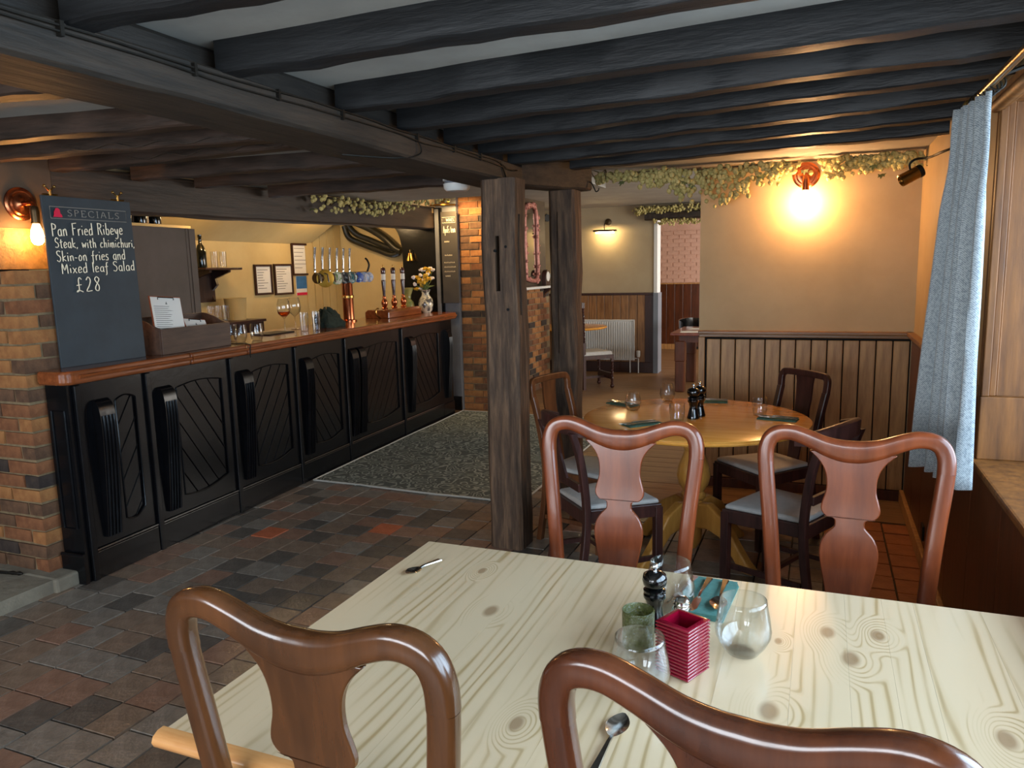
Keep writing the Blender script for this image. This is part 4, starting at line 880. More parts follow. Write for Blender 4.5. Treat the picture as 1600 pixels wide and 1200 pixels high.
# ================================================================== HAND LETTERING
GL = {'P': (.55, [[(.1, 0), (.1, 1)], [(.1, 1), (.4, .98), (.5, .8), (.4, .6), (.1, .55)]]), 'a': (.5, [[(.42, .5), (.2, .52), (.08, .3), (.12, .05), (.3, .02), (.42, .2), (.42, .5), (.44, .05), (.5, 0)]]),
 'n': (.5, [[(.08, .5), (.1, 0)], [(.1, .35), (.25, .52), (.38, .45), (.42, 0)]]), 'F': (.55, [[(.1, 0), (.1, 1)], [(.05, 1), (.55, 1.05)], [(.1, .6), (.4, .62)]]), 'r': (.35, [[(.08, .5), (.1, 0)], [(.1, .3), (.2, .5), (.35, .48)]]),
 'i': (.22, [[(.1, .5), (.12, 0)], [(.1, .74), (.13, .78)]]), 'e': (.45, [[(.08, .28), (.4, .32), (.36, .5), (.2, .54), (.07, .35), (.1, .06), (.25, 0), (.42, .08)]]), 'd': (.5, [[(.42, .45), (.22, .52), (.07, .3), (.12, .04), (.3, .02), (.42, .2)], [(.42, 1), (.43, 0)]]),
 'R': (.6, [[(.1, 0), (.1, 1)], [(.1, 1), (.42, .98), (.5, .8), (.4, .6), (.1, .55)], [(.3, .55), (.55, 0)]]), 'b': (.5, [[(.1, 1), (.1, 0)], [(.1, .1), (.3, 0), (.44, .2), (.36, .48), (.1, .4)]]), 'y': (.5, [[(.05, .5), (.15, .15), (.3, .12), (.42, .5)], [(.42, .5), (.4, -.2), (.25, -.4), (.08, -.3)]]),
 'S': (.55, [[(.5, .9), (.3, 1), (.1, .85), (.15, .62), (.4, .45), (.48, .2), (.3, 0), (.05, .08)]]), 't': (.38, [[(.18, .85), (.18, .08), (.3, 0)], [(.02, .55), (.36, .58)]]), 'k': (.5, [[(.1, 1), (.1, 0)], [(.42, .5), (.12, .25), (.45, 0)]]),
 ',': (.2, [[(.1, .06), (.04, -.12)]]), '.': (.2, [[(.08, .05), (.11, .02)]]), 'w': (.62, [[(.05, .5), (.15, 0), (.3, .4), (.42, 0), (.58, .52)]]), 'h': (.5, [[(.1, 1), (.1, 0)], [(.1, .35), (.25, .52), (.38, .45), (.42, 0)]]),
 'c': (.45, [[(.4, .45), (.22, .52), (.07, .28), (.14, .03), (.4, .06)]]), 'm': (.68, [[(.08, .5), (.1, 0)], [(.1, .35), (.22, .52), (.33, .4), (.34, 0)], [(.34, .35), (.47, .52), (.58, .4), (.6, 0)]]), 'u': (.5, [[(.08, .5), (.1, .1), (.25, 0), (.4, .15), (.42, .5), (.44, 0)]]),
 'x': (.48, [[(.05, .5), (.44, 0)], [(.42, .5), (.04, 0)]]), 'M': (.75, [[(.08, 0), (.12, .9), (.35, .3), (.6, .92), (.66, 0)]]), 'l': (.2, [[(.1, 1), (.1, 0)]]), 'f': (.4, [[(.38, .9), (.25, .85), (.2, .3), (.18, -.25), (.08, -.35)], [(.02, .45), (.36, .48)]]),
 's': (.42, [[(.36, .48), (.18, .52), (.1, .38), (.32, .2), (.3, .02), (.05, .03)]]), 'o': (.48, [[(.25, .52), (.08, .3), (.15, .02), (.36, .05), (.42, .35), (.25, .52)]]), '-': (.35, [[(.04, .28), (.3, .3)]]), ' ': (.38, []),
 '£': (.65, [[(.5, .85), (.35, 1), (.25, .8), (.25, .1), (.05, 0), (.2, .12), (.55, -.02)], [(.08, .45), (.45, .48)]]), '2': (.55, [[(.08, .8), (.25, 1), (.42, .8), (.3, .4), (.06, 0), (.5, .03)]]), '8': (.55, [[(.45, .85), (.25, 1), (.1, .8), (.4, .35), (.35, .02), (.12, .05), (.12, .3), (.4, .7), (.45, .85)]]),
 'A': (.7, [[(.05, 0), (.34, 1), (.64, 0)], [(.16, .38), (.52, .38)]]), 'p': (.5, [[(.1, .5), (.1, -.4)], [(.1, .4), (.3, .52), (.44, .3), (.34, .02), (.1, .1)]]), "'": (.15, [[(.08, 1), (.06, .85)]]),
 'E': (.6, [[(.12, 0), (.12, 1)], [(.05, 1), (.52, 1), (.52, .86)], [(.12, .52), (.42, .52)], [(.05, 0), (.55, 0), (.55, .14)]]), 'C': (.75, [[(.66, .78), (.6, .95), (.4, 1), (.15, .85), (.07, .5), (.15, .14), (.4, 0), (.62, .06), (.68, .2)]]), 'I': (.3, [[(.15, 0), (.15, 1)], [(.05, 0), (.25, 0)], [(.05, 1), (.25, 1)]]),
 'L': (.6, [[(.12, 0), (.12, 1)], [(.03, 1), (.22, 1)], [(.03, 0), (.55, 0), (.55, .16)]]), 'W': (.9, [[(.05, 1), (.25, 0), (.45, .8), (.65, 0), (.85, 1)]]), 'N': (.7, [[(.1, 0), (.1, 1), (.58, 0), (.58, 1)]])}
def write(mb, text, x, y, size, r, fn, gap=.06, slope=0, wob=0, width=None, mi=0):
    """lay pen strokes of text; fn maps board (a,b) to 3-D"""
    rn = random.Random(len(text)*7+1)
    tot = sum(GL[c][0]+gap for c in text)*size; k = (width/tot) if width else 1; cx = x
    for c in text:
        w_, st = GL[c]
        for s in st:
            pts = [(cx+p[0]*size*k, y+p[1]*size + slope*(cx-x) + rn.uniform(-wob, wob)) for p in s]
            if len(pts) > 2: q = smoothpath([(a, b, 0) for a, b in pts], 3)
            else: q = [Vector((a, b, 0)) for a, b in pts]
            mb.tube([fn(p.x, p.y) for p in q], r, 5, mi=mi)
        cx += (w_+gap)*size*k
    return cx
# ================================================================== ON THE BAR
def bthing(name, label, cat, s, d, z=COUNTER_Z, rz=0, group=None): return thing(name, label, cat, BL(s, d, z), A0+rz, group)
c = bthing('specials_chalkboard', 'tall chalkboard headed specials with a handwritten steak dish', 'chalkboard', .06, .12, COUNTER_Z, R(-4))
HB, WB = .89, .53; lean = R(.7)
bf = lambda a, b, o=0: (a, b*math.sin(lean)-o, b*math.cos(lean))
mb = MB(); mb.prism([(0, 0), (WB, 0), (WB, HB), (0, HB)], 0, -.012, lambda a, b, q: bf(a, b, q)); mb.build('slate_panel', M['slate'], c, 0, .002)
f2 = lambda a, b: bf(a, b, .0125)
mb = MB(); mb.tube([f2(.03, .835), f2(.485, .835), f2(.485, .775), f2(.03, .775)], .0018, 4, loop=True); mb.build('title_box', M['chalk_grey'], c)
mb = MB(); write(mb, 'SPECIALS', .125, .79, .032, .0016, f2, .22, width=.325); mb.build('title_lettering', M['chalk_grey'], c)
mb = MB(); mb.prism([(.045, .782), (.095, .782), (.092, .795), (.085, .80), (.083, .82), (.074, .828), (.062, .827), (.058, .818), (.052, .81), (.05, .795)], .0125, .0145, lambda a, b, q: bf(a, b, q)); mb.build('emblem', M['red'], c, 0)
mb = MB()
write(mb, 'Pan Fried Ribeye', .025, .685, .062, .0026, f2, .1, .05, .002, .43); write(mb, 'Steak, with chimichuri,', .035, .625, .05, .0024, f2, .1, .02, .002, .49)
write(mb, 'Skin-on fries and', .035, .555, .055, .0025, f2, .1, .03, .002, .42); write(mb, 'Mixed leaf Salad', .055, .492, .055, .0025, f2, .1, .03, .002, .455); write(mb, '£28', .125, .395, .075, .0028, f2, .15, .02, .001, .16)
mb.build('menu_lettering', M['chalk'], c)
for sx in (.035, .435):
    k = thing('bulldog_clip', '%s brass clip gripping the top edge of the specials chalkboard' % ('left' if sx < .1 else 'right'), 'clip'); k.parent = None
    mb = MB(); o_ = Vector(BL(.06, .12, COUNTER_Z)); rm = Matrix.Rotation(A0+R(-4), 3, 'Z')
    T = lambda a, b, e=0: tuple(o_ + rm @ Vector(bf(a, b, e)))
    mb.tube([T(sx-.03, HB+.004, .006), T(sx+.05, HB+.004, .006)], .005, 6); mb.tube([T(sx+.01, HB, .008), T(sx+.01, HB+.03, .008)], .006, 6)
    mb.tube([T(sx+.01, HB+.02, .008), T(sx-.015, HB+.045, .008)], .004, 6); mb.tube([T(sx+.01, HB+.02, .008), T(sx+.035, HB+.045, .008)], .004, 6)
    mb.ball(T(sx-.017, HB+.046, .008), .008); mb.ball(T(sx+.037, HB+.046, .008), .008); mb.build('clip_body', M['brass'], k)
# menu box
c = bthing('menu_box', 'dark walnut open box holding menu clipboards on the counter', 'box', .67, .03)
mb = MB(); mb.bb(0, .60, 0, .015, 0, .155); mb.build('front_board', M['boxwood'], c, 0, .003)
mb = MB(); mb.bb(0, .60, .215, .23, 0, .22); mb.build('back_board', M['boxwood'], c, 0, .003)
for x_ in (0, .585):
    mb = MB(); mb.prism([(.015, 0), (.215, 0), (.215, .22), (.18, .218), (.12, .20), (.06, .17), (.015, .155)], x_, x_+.015, lambda a, b, q: (q, a, b)); mb.build('side_board', M['boxwood'], c, 0, .002)
mb = MB(); mb.bb(.015, .585, .015, .215, .004, .014); mb.build('base_board', M['boxwood'], c, 0)
def clipb(label, s, d, z, w_, h_, tilt, roll, lines):
    k = bthing('menu_clipboard', label, 'clipboard', s, d, z, R(-6)); fn = lambda a, b, o=0: ((a*math.cos(roll)-b*math.sin(roll)), (b*math.cos(roll)+a*math.sin(roll))*math.sin(tilt)-o*math.cos(tilt), (b*math.cos(roll)+a*math.sin(roll))*math.cos(tilt)+o*math.sin(tilt))
    mb = MB(); mb.prism([(0, 0), (w_, 0), (w_, h_), (0, h_)], 0, -.006, lambda a, b, q: fn(a, b, q)); mb.build('backing', M['clipboard'], k, 0)
    mb = MB(); mb.prism([(.006, .0), (w_-.004, .0), (w_-.004, h_-.006), (.006, h_-.006)], .0005, .002, lambda a, b, q: fn(a, b, q)); mb.build('paper', M['paper'], k, 0)
    mb = MB(); yy = h_-.065
    for i in range(lines): mb.prism([(.02, yy), (.02+w_*random.uniform(.35, .75), yy), (.02+w_*.5, yy+.003), (.02, yy+.003)], .002, .0026, lambda a, b, q: fn(a, b, q)); yy -= .0125
    mb.prism([(w_*.5-.006, h_-.05), (w_*.5+.008, h_-.05), (w_*.5+.002, h_-.032)], .002, .0026, lambda a, b, q: fn(a, b, q)); mb.build('print', M['ink'], k, 0)
    mb = MB(); mb.tube([fn(w_*.25, h_-.022, .004), fn(w_*.25, h_-.008, .005), fn(w_*.75, h_-.008, .005), fn(w_*.75, h_-.022, .004)], .003, 5); mb.build('clip', M['iron'], k)
clipb('white menu on a clipboard standing at the left of the walnut box', .69, .085, 1.158, .225, .345, R(13), R(-5), 18)
clipb('shorter white menu clipboard tilted at the middle of the walnut box', .955, .07, 1.19, .17, .185, R(34), R(-9), 4)
mb = MB(); mb.bb(0, .56, 0, .03, 0, .80); mb.bb(.50, .56, -.006, 0, 0, .80); mb.bb(.47, .485, -.004, 0, 0, .80)
o = mb.build('taupe_screen', M['panelbrown'], None, 0, .003); o.location = BL(1.06, .57, COUNTER_Z); o.rotation_euler = (0, 0, A0); tag(o, 'plain taupe upright screen behind the menu box', 'screen')
TUM2 = glass_mesh([(.03, 0), (.036, .004), (.045, .035), (.046, .07), (.040, .12)])
for i, (s, d) in enumerate(((1.50, .22), (1.47, .115), (1.59, .07))):
    put('bar_tumbler', TUM2, ['short tumbler on the counter nearest the menu box, farthest back of three', 'short tumbler on the counter, middle of three beside the menu box', 'short tumbler on the counter, rightmost of three beside the menu box'][i], 'glass', BL(s, d, COUNTER_Z), 0, 'tumblers beside the menu box')
WINE = glass_mesh([(.04, 0), (.038, .003), (.006, .008), (.0045, .02), (.0045, .10), (.014, .115), (.046, .145), (.054, .185), (.05, .23), (.041, .265)])
w1 = thing('wine_glass', 'stemmed wine glass holding a little amber drink on the bar', 'glass', BL(2.32, .36, COUNTER_Z), 0, 'stemmed glasses on the bar')
obj('bowl_and_stem', WINE, w1); mb = MB(); mb.lathe([(.001, .121), (.02, .125), (.044, .147), (.049, .162), (.001, .162)], 20); mb.build('drink', M['amber'], w1)
put('wine_glass', WINE, 'empty stemmed wine glass just right of the amber drink', 'glass', BL(2.55, .42, COUNTER_Z), 0, 'stemmed glasses on the bar')
HI = glass_mesh([(.028, 0), (.031, .004), (.034, .15)])
for i, (s, d) in enumerate(((2.36, .20), (2.47, .16), (2.56, .22))):
    put('highball_glass', HI, ['tall straight glass, leftmost of three before the green cloth', 'tall straight glass, middle of three before the green cloth', 'tall straight glass touching the green cloth, rightmost of three'][i], 'glass', BL(s, d, COUNTER_Z), 0, 'tall glasses by the green cloth')
mb = MB(); mb.bb(-.16, .16, -.09, .09, 0, .01); o = mb.build('bar_tray', M['iron'], None, 0, .004); o.location = BL(2.12, .33, COUNTER_Z); o.rotation_euler = (0, 0, A0); tag(o, 'flat dark tray lying on the counter by the amber drink', 'tray')
# crumpled cloth
mb = MB(); rn = random.Random(2); rings = []; nn = 24
for i in range(9):
    a = i/8; rings.append([])
    for j in range(nn):
        th = 2*PI*j/nn; rr = (.05+.95*math.sin(PI*(.5+.5*a)))*(1+.16*math.sin(th*5+a*4)+.1*math.sin(th*9-a*7)); h_ = .15*(a**.8)*(1-.55*math.cos(th)*(1-a)*.6) * (1.0)
        rings[-1].append((.16*rr*math.cos(th)-.05*a, .095*rr*math.sin(th), .002 + .145*math.sin(a*PI/2)*(1+.22*math.sin(th*4+i)) if i else .0))
mb.loft(rings); o = mb.build('bar_cloth', M['towel'], None, 60); o.location = BL(2.80, .24, COUNTER_Z); o.rotation_euler = (0, 0, A0); tag(o, 'crumpled dark green bar cloth beside the copper beer font', 'cloth')
# beer font
c = bthing('beer_font', 'copper-column beer font with a row of chrome taps and round badges', 'beer tap', 3.47, .46)
mb = MB(); mb.lathe([(.075, 0), (.075, .012), (.052, .02), (.05, .36), (.055, .37)], 24); mb.build('column', M['copper'], c, 40)
mb = MB(); mb.lathe([(.052, .22), (.06, .225), (.06, .245), (.052, .25)], 24); mb.tube([(-.085, 0, .236), (.085, 0, .236)], .008, 6); mb.ball((-.085, 0, .236), .013); mb.ball((.085, 0, .236), .013); mb.build('collar', M['brass'], c, 40)
mb = MB(); mb.tube([(-.50, 0, .42), (.37, 0, .42)], .05, 16); mb.build('manifold', M['bronze'], c, 40)
bad = [(-.41, .08, 'gold'), (-.22, .06, 'badge_g'), (-.09, .055, 'badge_k'), (.035, .055, 'badge_t'), (.17, .05, 'badge_b'), (.27, .05, 'badge_p'), (.36, .05, 'badge_p')]
for x_, r_, m_ in bad:
    mb = MB(); mb.lathe([(.001, 0), (r_, 0), (r_, .008), (r_*.86, .012), (.001, .012)], 24, (x_-.03, -.046, .415), m=(R(90), 0, R(-38))); mb.build('badge', M[m_], c, 40)
for x_ in (-.57, -.45, -.335, -.215, -.105, .005):
    mb = MB(); mb.lathe([(.009, 0), (.012, .03), (.008, .04)], 10, (x_, -.03, .465)); mb.tube([(x_, -.03, .50), (x_, -.035, .60), (x_, -.045, .69)], [.009, .012, .015], 8); mb.tube([(x_, -.03, .47), (x_, -.08, .45), (x_, -.09, .38)], .008, 8); mb.build('tap_handle', M['chrome'], c, 50)
mb = MB(); mb.tube(smoothpath([(.34, -.03, .47), (.345, -.05, .53), (.35, -.03, .58), (.345, -.01, .60)], 4), .01, 8); mb.build('swan_handle', M['iron'], c)
# hand pumps
c = bthing('hand_pump_unit', 'wooden beer engine with three copper and purple-brown pump handles', 'hand pump', 3.86, .24)
mb = MB(); mb.prism([(0, 0), (.27, 0), (.27, .06), (.24, .085), (.03, .085), (0, .06)], 0, .74, lambda a, b, q: (q, a, b)); mb.build('pump_case', M['counter'], c, 0, .006)
for x_ in (.16, .37, .58):
    p = MB(); p.lathe([(.03, .085), (.032, .095), (.02, .105), (.03, .13), (.034, .15), (.026, .175), (.016, .19), (.02, .205), (.014, .22)], 18, (x_, .13, 0)); b_ = p.build('pump_base', M['copper'], c, 60)
    p = MB(); p.lathe([(.014, .22), (.016, .26), (.024, .36), (.022, .38)], 18, (x_, .13, 0)); p.lathe([(.022, .44), (.026, .47), (.022, .50), (.01, .505)], 18, (x_, .13, 0)); p.build('pump_handle', M['pump_handle'], c, 60)
    p = MB(); p.lathe([(.023, .38), (.023, .44)], 18, (x_, .13, 0)); p.build('handle_band', M['paper'], c, 60)
    p = MB(); p.lathe([(.008, .505), (.005, .515), (.009, .522), (.003, .532)], 10, (x_, .13, 0)); p.build('finial', M['brass'], c, 60)
mb = MB(); mb.tube(smoothpath([(-.01, .1, .01), (-.06, .1, .03), (-.08, .1, .07), (-.06, .1, .1), (-.03, .1, .1)], 4), .008, 8); mb.build('spout', M['brass'], c)
# vases
mb = MB(); mb.lathe([(.001, 0), (.05, 0), (.07, .025), (.075, .075), (.062, .125), (.035, .155), (.038, .20), (.07, .28), (.065, .28), (.025, .19), (.001, .19)], 24)
o = put('green_vase', mb.mesh('green_vase', M['vaseg'], 50), 'empty flared green vase behind the pump handles', 'vase', BL(4.72, .46, COUNTER_Z))
c = bthing('flower_vase', 'white and blue glazed vase filled with yellow and white flowers', 'vase', 4.80, .28)
mb = MB(); mb.lathe([(.001, 0), (.055, 0), (.076, .04), (.084, .095), (.074, .15), (.045, .19), (.038, .215), (.057, .25), (.063, .256), (.05, .25), (.03, .215), (.001, .2)], 24); mb.build('vase_body', M['vasew'], c, 50)
rn = random.Random(8)
for i in range(26):
    a = rn.uniform(0, 2*PI); r_ = rn.uniform(.03, .20); h_ = rn.uniform(.33, .56) - r_*.5
    tip = (r_*math.cos(a)*1.05, r_*math.sin(a)*.7, h_); mb = MB(); mb.tube(smoothpath([(0, 0, .22), (tip[0]*.4, tip[1]*.4, .22+(h_-.22)*.5), tip], 3), .002, 4); st_ = mb.build('flower_stem', M['leaf'], c)
    yel = i % 5 in (0, 1, 2) and tip[0] < .09
    mb = MB()
    for k in range(7): mb.ball((tip[0]+rn.uniform(-.018, .018), tip[1]+rn.uniform(-.018, .018), tip[2]+rn.uniform(-.008, .012)), rn.uniform(.011, .017), 6, 4)
    mb.build('flower_head', M['yellow' if yel else 'whitepetal'], st_)
for i in range(10):
    a = rn.uniform(0, 2*PI); mb = MB(); ca, sa = math.cos(a), math.sin(a)
    mb.add([(0, 0, .24), (.05*ca-.02*sa, .05*sa+.02*ca, .29), (.11*ca, .11*sa, .30), (.05*ca+.02*sa, .05*sa-.02*ca, .285), (.05*ca, .05*sa, .278)], [(0, 1, 4), (1, 2, 4), (2, 3, 4), (3, 0, 4)]); mb.build('leaf', M['leaf'], c)
# ================================================================== BEHIND THE BAR
def frame(label, s0, s1, z0, z1, lines, kind='framed_certificate', fm='framew'):
    c = thing(kind, label, 'framed notice', BL(s0, 1.748, z0), A0, 'framed notices behind the bar'); W_, H_ = s1-s0, z1-z0
    mb = MB()
    for b in ((0, .022, 0, H_), (W_-.022, W_, 0, H_), (.022, W_-.022, 0, .022), (.022, W_-.022, H_-.022, H_)): mb.bb(b[0], b[1], -.02, 0, b[2], b[3])
    mb.build('frame_moulding', M[fm], c, 0); mb = MB(); mb.bb(.02, W_-.02, -.008, -.002, .02, H_-.02); mb.build('paper', M['paper'], c, 0)
    mb = MB()
    for i in range(lines): z = H_-.06-i*(H_-.1)/lines; mb.bb(.05, .05+(W_-.1)*random.uniform(.4, 1), -.0095, -.008, z, z+.006)
    mb.build('print', M['ink'], c, 0)
frame('small framed notice, leftmost of three behind the bar', 3.76, 4.05, 1.39, 1.71, 8); frame('small framed notice with a bold rule, middle of three behind the bar', 4.09, 4.42, 1.378, 1.715, 9); frame('larger framed notice hung highest behind the bar', 4.43, 4.79, 1.585, 1.945, 6)
c = thing('age_notice', 'blue and white printed notice under the highest frame', 'notice', BL(4.49, 1.749, 1.36), A0)
mb = MB(); mb.bb(0, .27, -.003, 0, 0, .22); mb.build('sheet', M['paper'], c, 0); mb = MB(); mb.bb(.005, .265, -.005, -.003, .075, .215); mb.build('blue_band', M['blueposter'], c, 0); mb = MB(); mb.bb(.005, .265, -.005, -.003, .0, .03); mb.build('red_band', M['red'], c, 0)
c = bthing('bracket_shelf', 'dark carved bracket shelf on the wall behind the bar', 'shelf', 2.72, 1.45, 1.655)
mb = MB(); mb.bb(0, .50, 0, .29, 0, .022); mb.build('shelf_board', M['framew'], c, 0, .006)
mb = MB(); mb.prism([(.29, -.30), (.25, -.28), (.27, -.2), (.2, -.14), (.22, -.08), (.05, -.02), (.05, 0), (.29, 0)], .1, .13, lambda a, b, q: (q, a, b)); mb.prism([(.29, -.30), (.25, -.28), (.27, -.2), (.2, -.14), (.22, -.08), (.05, -.02), (.05, 0), (.29, 0)], .36, .39, lambda a, b, q: (q, a, b)); mb.bb(.1, .4, .26, .29, -.3, 0); mb.build('scroll_bracket', M['framew'], c, 0)
mb = MB(); mb.lathe([(.001, 0), (.045, 0), (.047, .01), (.047, .15), (.03, .2), (.016, .22), (.015, .27), (.018, .275), (.018, .30), (.001, .30)], 16); BOT = mb.mesh('bottle', M['bottle'], 50)
put('wine_bottle', BOT, 'dark wine bottle standing on the bracket shelf', 'bottle', BL(2.82, 1.58, 1.677)); 
for i in range(2): put('small_glass', HI, ['small glass on the bracket shelf next to the bottle', 'small glass near the right end of the bracket shelf'][i], 'glass', BL(2.99+.12*i, 1.58, 1.677))
c = bthing('back_cabinet', 'low dark back-bar cabinet under the bracket shelf', 'cabinet', 2.1, 1.35, 0); mb = MB(); mb.bb(0, 1.25, 0, .38, 0, 1.15); mb.build('body', M['framew'], c, 0); mb = MB(); mb.bb(-.01, 1.27, -.02, .39, 1.15, 1.175); mb.build('cabinet_top', M['framew'], c, 0, .004)
mb = MB(); mb.lathe([(.001, 0), (.09, 0), (.105, .2), (.11, .21), (.10, .205), (.085, .01), (.001, .01)], 24); put('ice_bucket', mb.mesh('ice_bucket', M['cream'], 50), 'cream ice bucket on the back-bar cabinet', 'bucket', BL(3.2, 1.55, 1.175))
for i in range(3): put('upturned_glass', HI, ['upturned glass on the back-bar cabinet, farthest from the ice bucket', 'upturned glass on the back-bar cabinet, middle of three', 'upturned glass on the back-bar cabinet, next to the ice bucket'][i], 'glass', BL(2.80+.1*i, 1.5, 1.175))
c = thing('high_shelf', 'short pale shelf of bottles glimpsed above the taupe screen', 'shelf', BL(1.5, 1.25, 2.0), A0); mb = MB(); mb.bb(0, .85, 0, .18, 0, .02); mb.build('shelf_board', M['cream'], c, 0); mb = MB(); mb.bb(.05, .6, .16, .18, .02, .28); mb.build('dark_back', M['framew'], c, 0)
for i in range(4): put('spirit_bottle', BOT, ['dark bottle on the high shelf, leftmost', 'dark bottle on the high shelf, second from left', 'dark bottle on the high shelf, third from left', 'dark bottle on the high shelf, rightmost'][i], 'bottle', BL(1.6+.15*i, 1.33, 2.02))
# black arched screen, bell, hoses
c = thing('arched_screen', 'black painted screen with a curved edge at the far end of the bar', 'screen', (0, 7.70, 0))
q = [(-3.97, .9), (-3.97, 2.295), (-4.62, 2.295)] + [(-4.62+.14*math.sin(a), 2.12-.36*(1-math.cos(a))) for a in [R(x_) for x_ in range(20, 91, 10)]] + [(-4.48, .9)]
mb = MB(); mb.prism(q, 0, .03, lambda a, b, t_: (a, t_, b)); mb.build('screen_panel', M['barblack'], c, 0)
mb = MB(); mb.bb(-4.04, -4.0, -.02, 0, .9, 2.28); mb.build('edge_strip', M['greywall'], c, 0)
c = thing('brass_bell', 'small brass bell hung on the black screen', 'bell', (-4.36, 7.66, 1.72)); mb = MB(); mb.lathe([(.05, 0), (.045, .02), (.03, .06), (.022, .085), (.001, .09)], 16); mb.build('bell_cup', M['brass'], c, 50); mb = MB(); mb.tube([(0, 0, .085), (0, 0, .12), (0, .05, .13)], .006, 6); mb.build('bell_bracket', M['brass'], c)
hp = [[(-5.36, 7.86, 2.16), (-5.30, 7.86, 2.02), (-5.1, 7.86, 1.93), (-4.9, 7.86, 1.86), (-4.72, 7.86, 1.80), (-4.62, 7.86, 1.82)], [(-5.34, 7.86, 2.2), (-5.2, 7.86, 2.06), (-5.0, 7.86, 1.98), (-4.8, 7.86, 1.90), (-4.66, 7.86, 1.86)], [(-5.25, 7.84, 2.22), (-5.0, 7.84, 2.12), (-4.8, 7.84, 2.0), (-4.66, 7.84, 1.88), (-4.58, 7.84, 1.84)]]
c = thing('beer_line_bundle', 'thick black insulated beer lines sweeping across the cream wall', 'hose', (0, 0, 0))
for p_, r_ in zip(hp, (.036, .034, .045)): mb = MB(); mb.tube(smoothpath(p_, 5), r_, 10); mb.build('hose', M['hose'], c)
mb = MB(); mb.bb(-4.34, -4.12, 7.53, 7.66, 2.16, 2.26); tag(mb.build('black_speaker', M['plastic'], None, 0, .006), 'small black box speaker at the end of the bar beam', 'speaker')
c = thing('wines_chalkboard', 'narrow chalkboard headed wines hanging by the brick pier', 'chalkboard', (-3.965, 7.68, 1.235))
mb = MB(); mb.bb(0, .20, 0, .02, 0, 1.01); mb.build('slate_panel', M['slate_edge'], c, 0, .003)
fw_ = lambda a, b: (a, -.001, b)
mb = MB(); mb.tube([fw_(.02, .95), fw_(.18, .95), fw_(.18, .89), fw_(.02, .89)], .002, 4, loop=True); write(mb, 'WINES', .07, .905, .03, .0016, fw_, .12, width=.1); mb.build('title_lettering', M['chalk'], c)
mb = MB(); write(mb, "April's team", .03, .78, .075, .0022, fw_, .06, .02, .002, .15); 
for z_, x0_, x1_ in ((.68, .04, .10), (.53, .04, .13), (.45, .03, .16), (.40, .03, .17), (.35, .03, .16), (.30, .04, .10)):
    mb.tube([fw_(x0_+(x1_-x0_)*k/18, z_+(.012 if k % 2 else -.004)*(1-.5*(k % 3 == 0))) for k in range(19)], .0016, 4)
mb.build('chalk_lettering', M['chalk'], c)
c = thing('brass_rail_light', 'brass rail lamp above the wines chalkboard', 'lamp', (0, 0, 0))
mb = MB(); mb.tube([(-4.3, 7.62, 2.33), (-3.75, 7.62, 2.31)], .010, 8); mb.build('rail', M['brass'], c); mb = MB(); mb.tube([(-3.88, 7.5, 2.36), (-3.78, 7.55, 2.34)], .028, 10); mb.build('lamp_head', M['brass'], c)
mb = MB(); mb.ball((-3.93, 7.55, 2.38), .018); mb.build('bulb', M['fairy'], c)
l = bpy.data.lights.new('rail_lamp_light', 'SPOT'); l.energy = 28; l.color = (1, .66, .28); l.spot_size = R(140); l.spot_blend = .6; l.shadow_soft_size = .03; o = bpy.data.objects.new('rail_lamp_light', l); COL.objects.link(o); o.location = (-3.72, 7.42, 2.3); o.rotation_euler = (R(38), 0, R(0))
# servery ceiling lamps
for i, (s, d) in enumerate(((2.6, 1.0), (4.3, 1.05))):
    c = bthing('downlight', ['brass downlight over the middle of the bar', 'brass downlight over the beer pumps'][i], 'lamp', s, d, 2.265); mb = MB(); mb.lathe([(.001, .03), (.04, .03), (.045, 0), (.035, .0), (.033, .02), (.001, .02)], 16); mb.build('lamp_ring', M['brass'], c)
    l = bpy.data.lights.new('downlight_bulb', 'POINT'); l.energy = 10; l.color = (1, .68, .34); l.shadow_soft_size = .04; o = bpy.data.objects.new('downlight_bulb', l); COL.objects.link(o); o.location = BL(s, d, 2.2)
# ================================================================== LAMPS
def sconce(label, wall, nrm, bulb):
    """wall: point on the wall; nrm: unit normal; arm then a socket pointing down"""
    n = Vector(nrm); p = Vector(wall); c = thing('wall_sconce', label, 'wall lamp', p)
    m = n.to_track_quat('Z', 'Y').to_matrix()
    mb = MB(); mb.lathe([(.085, 0), (.085, .010), (.076, .016), (.062, .016), (.055, .022), (.030, .024), (.016, .034), (.001, .034)], 32, m=m); mb.build('backplate', M['copper'], c, 35)
    e = n*.105
    mb = MB(); mb.tube(smoothpath([n*.03, n*.07, n*.095+Vector((0, 0, -.004)), e+Vector((0, 0, -.03))], 4), .012, 10); mb.build('arm', M['copper'], c)
    mb = MB(); mb.lathe([(.014, -.015), (.020, -.022), (.022, -.04), (.022, -.105), (.016, -.108)], 18, e); mb.build('socket', M['copper' if bulb == 'globe' else 'bronze'], c, 40)
    mb = MB()
    if bulb == 'globe': mb.lathe([(.014, -.105), (.02, -.115), (.045, -.135), (.058, -.16), (.062, -.185), (.055, -.215), (.035, -.238), (.001, -.246)], 24, e); mb.build('globe_bulb', M['bulb2'], c, 60)
    else: mb.lathe([(.013, -.095), (.016, -.11), (.026, -.14), (.031, -.17), (.028, -.195), (.018, -.21), (.001, -.215)], 20, e); mb.build('teardrop_bulb', M['bulb'], c, 60)
    return c
sconce('copper wall lamp with glowing teardrop bulb above the brick pier', (-3.88, 2.77, 1.995), (1, 0, 0), 'tear')
sconce('copper wall lamp with round glowing bulb above the panelled wall', (-.118, YB, 2.165), (0, -1, 0), 'globe')
c = thing('picture_light', 'bronze picture light glowing on the far olive wall', 'wall lamp', (-2.99, 11.25, 2.26))
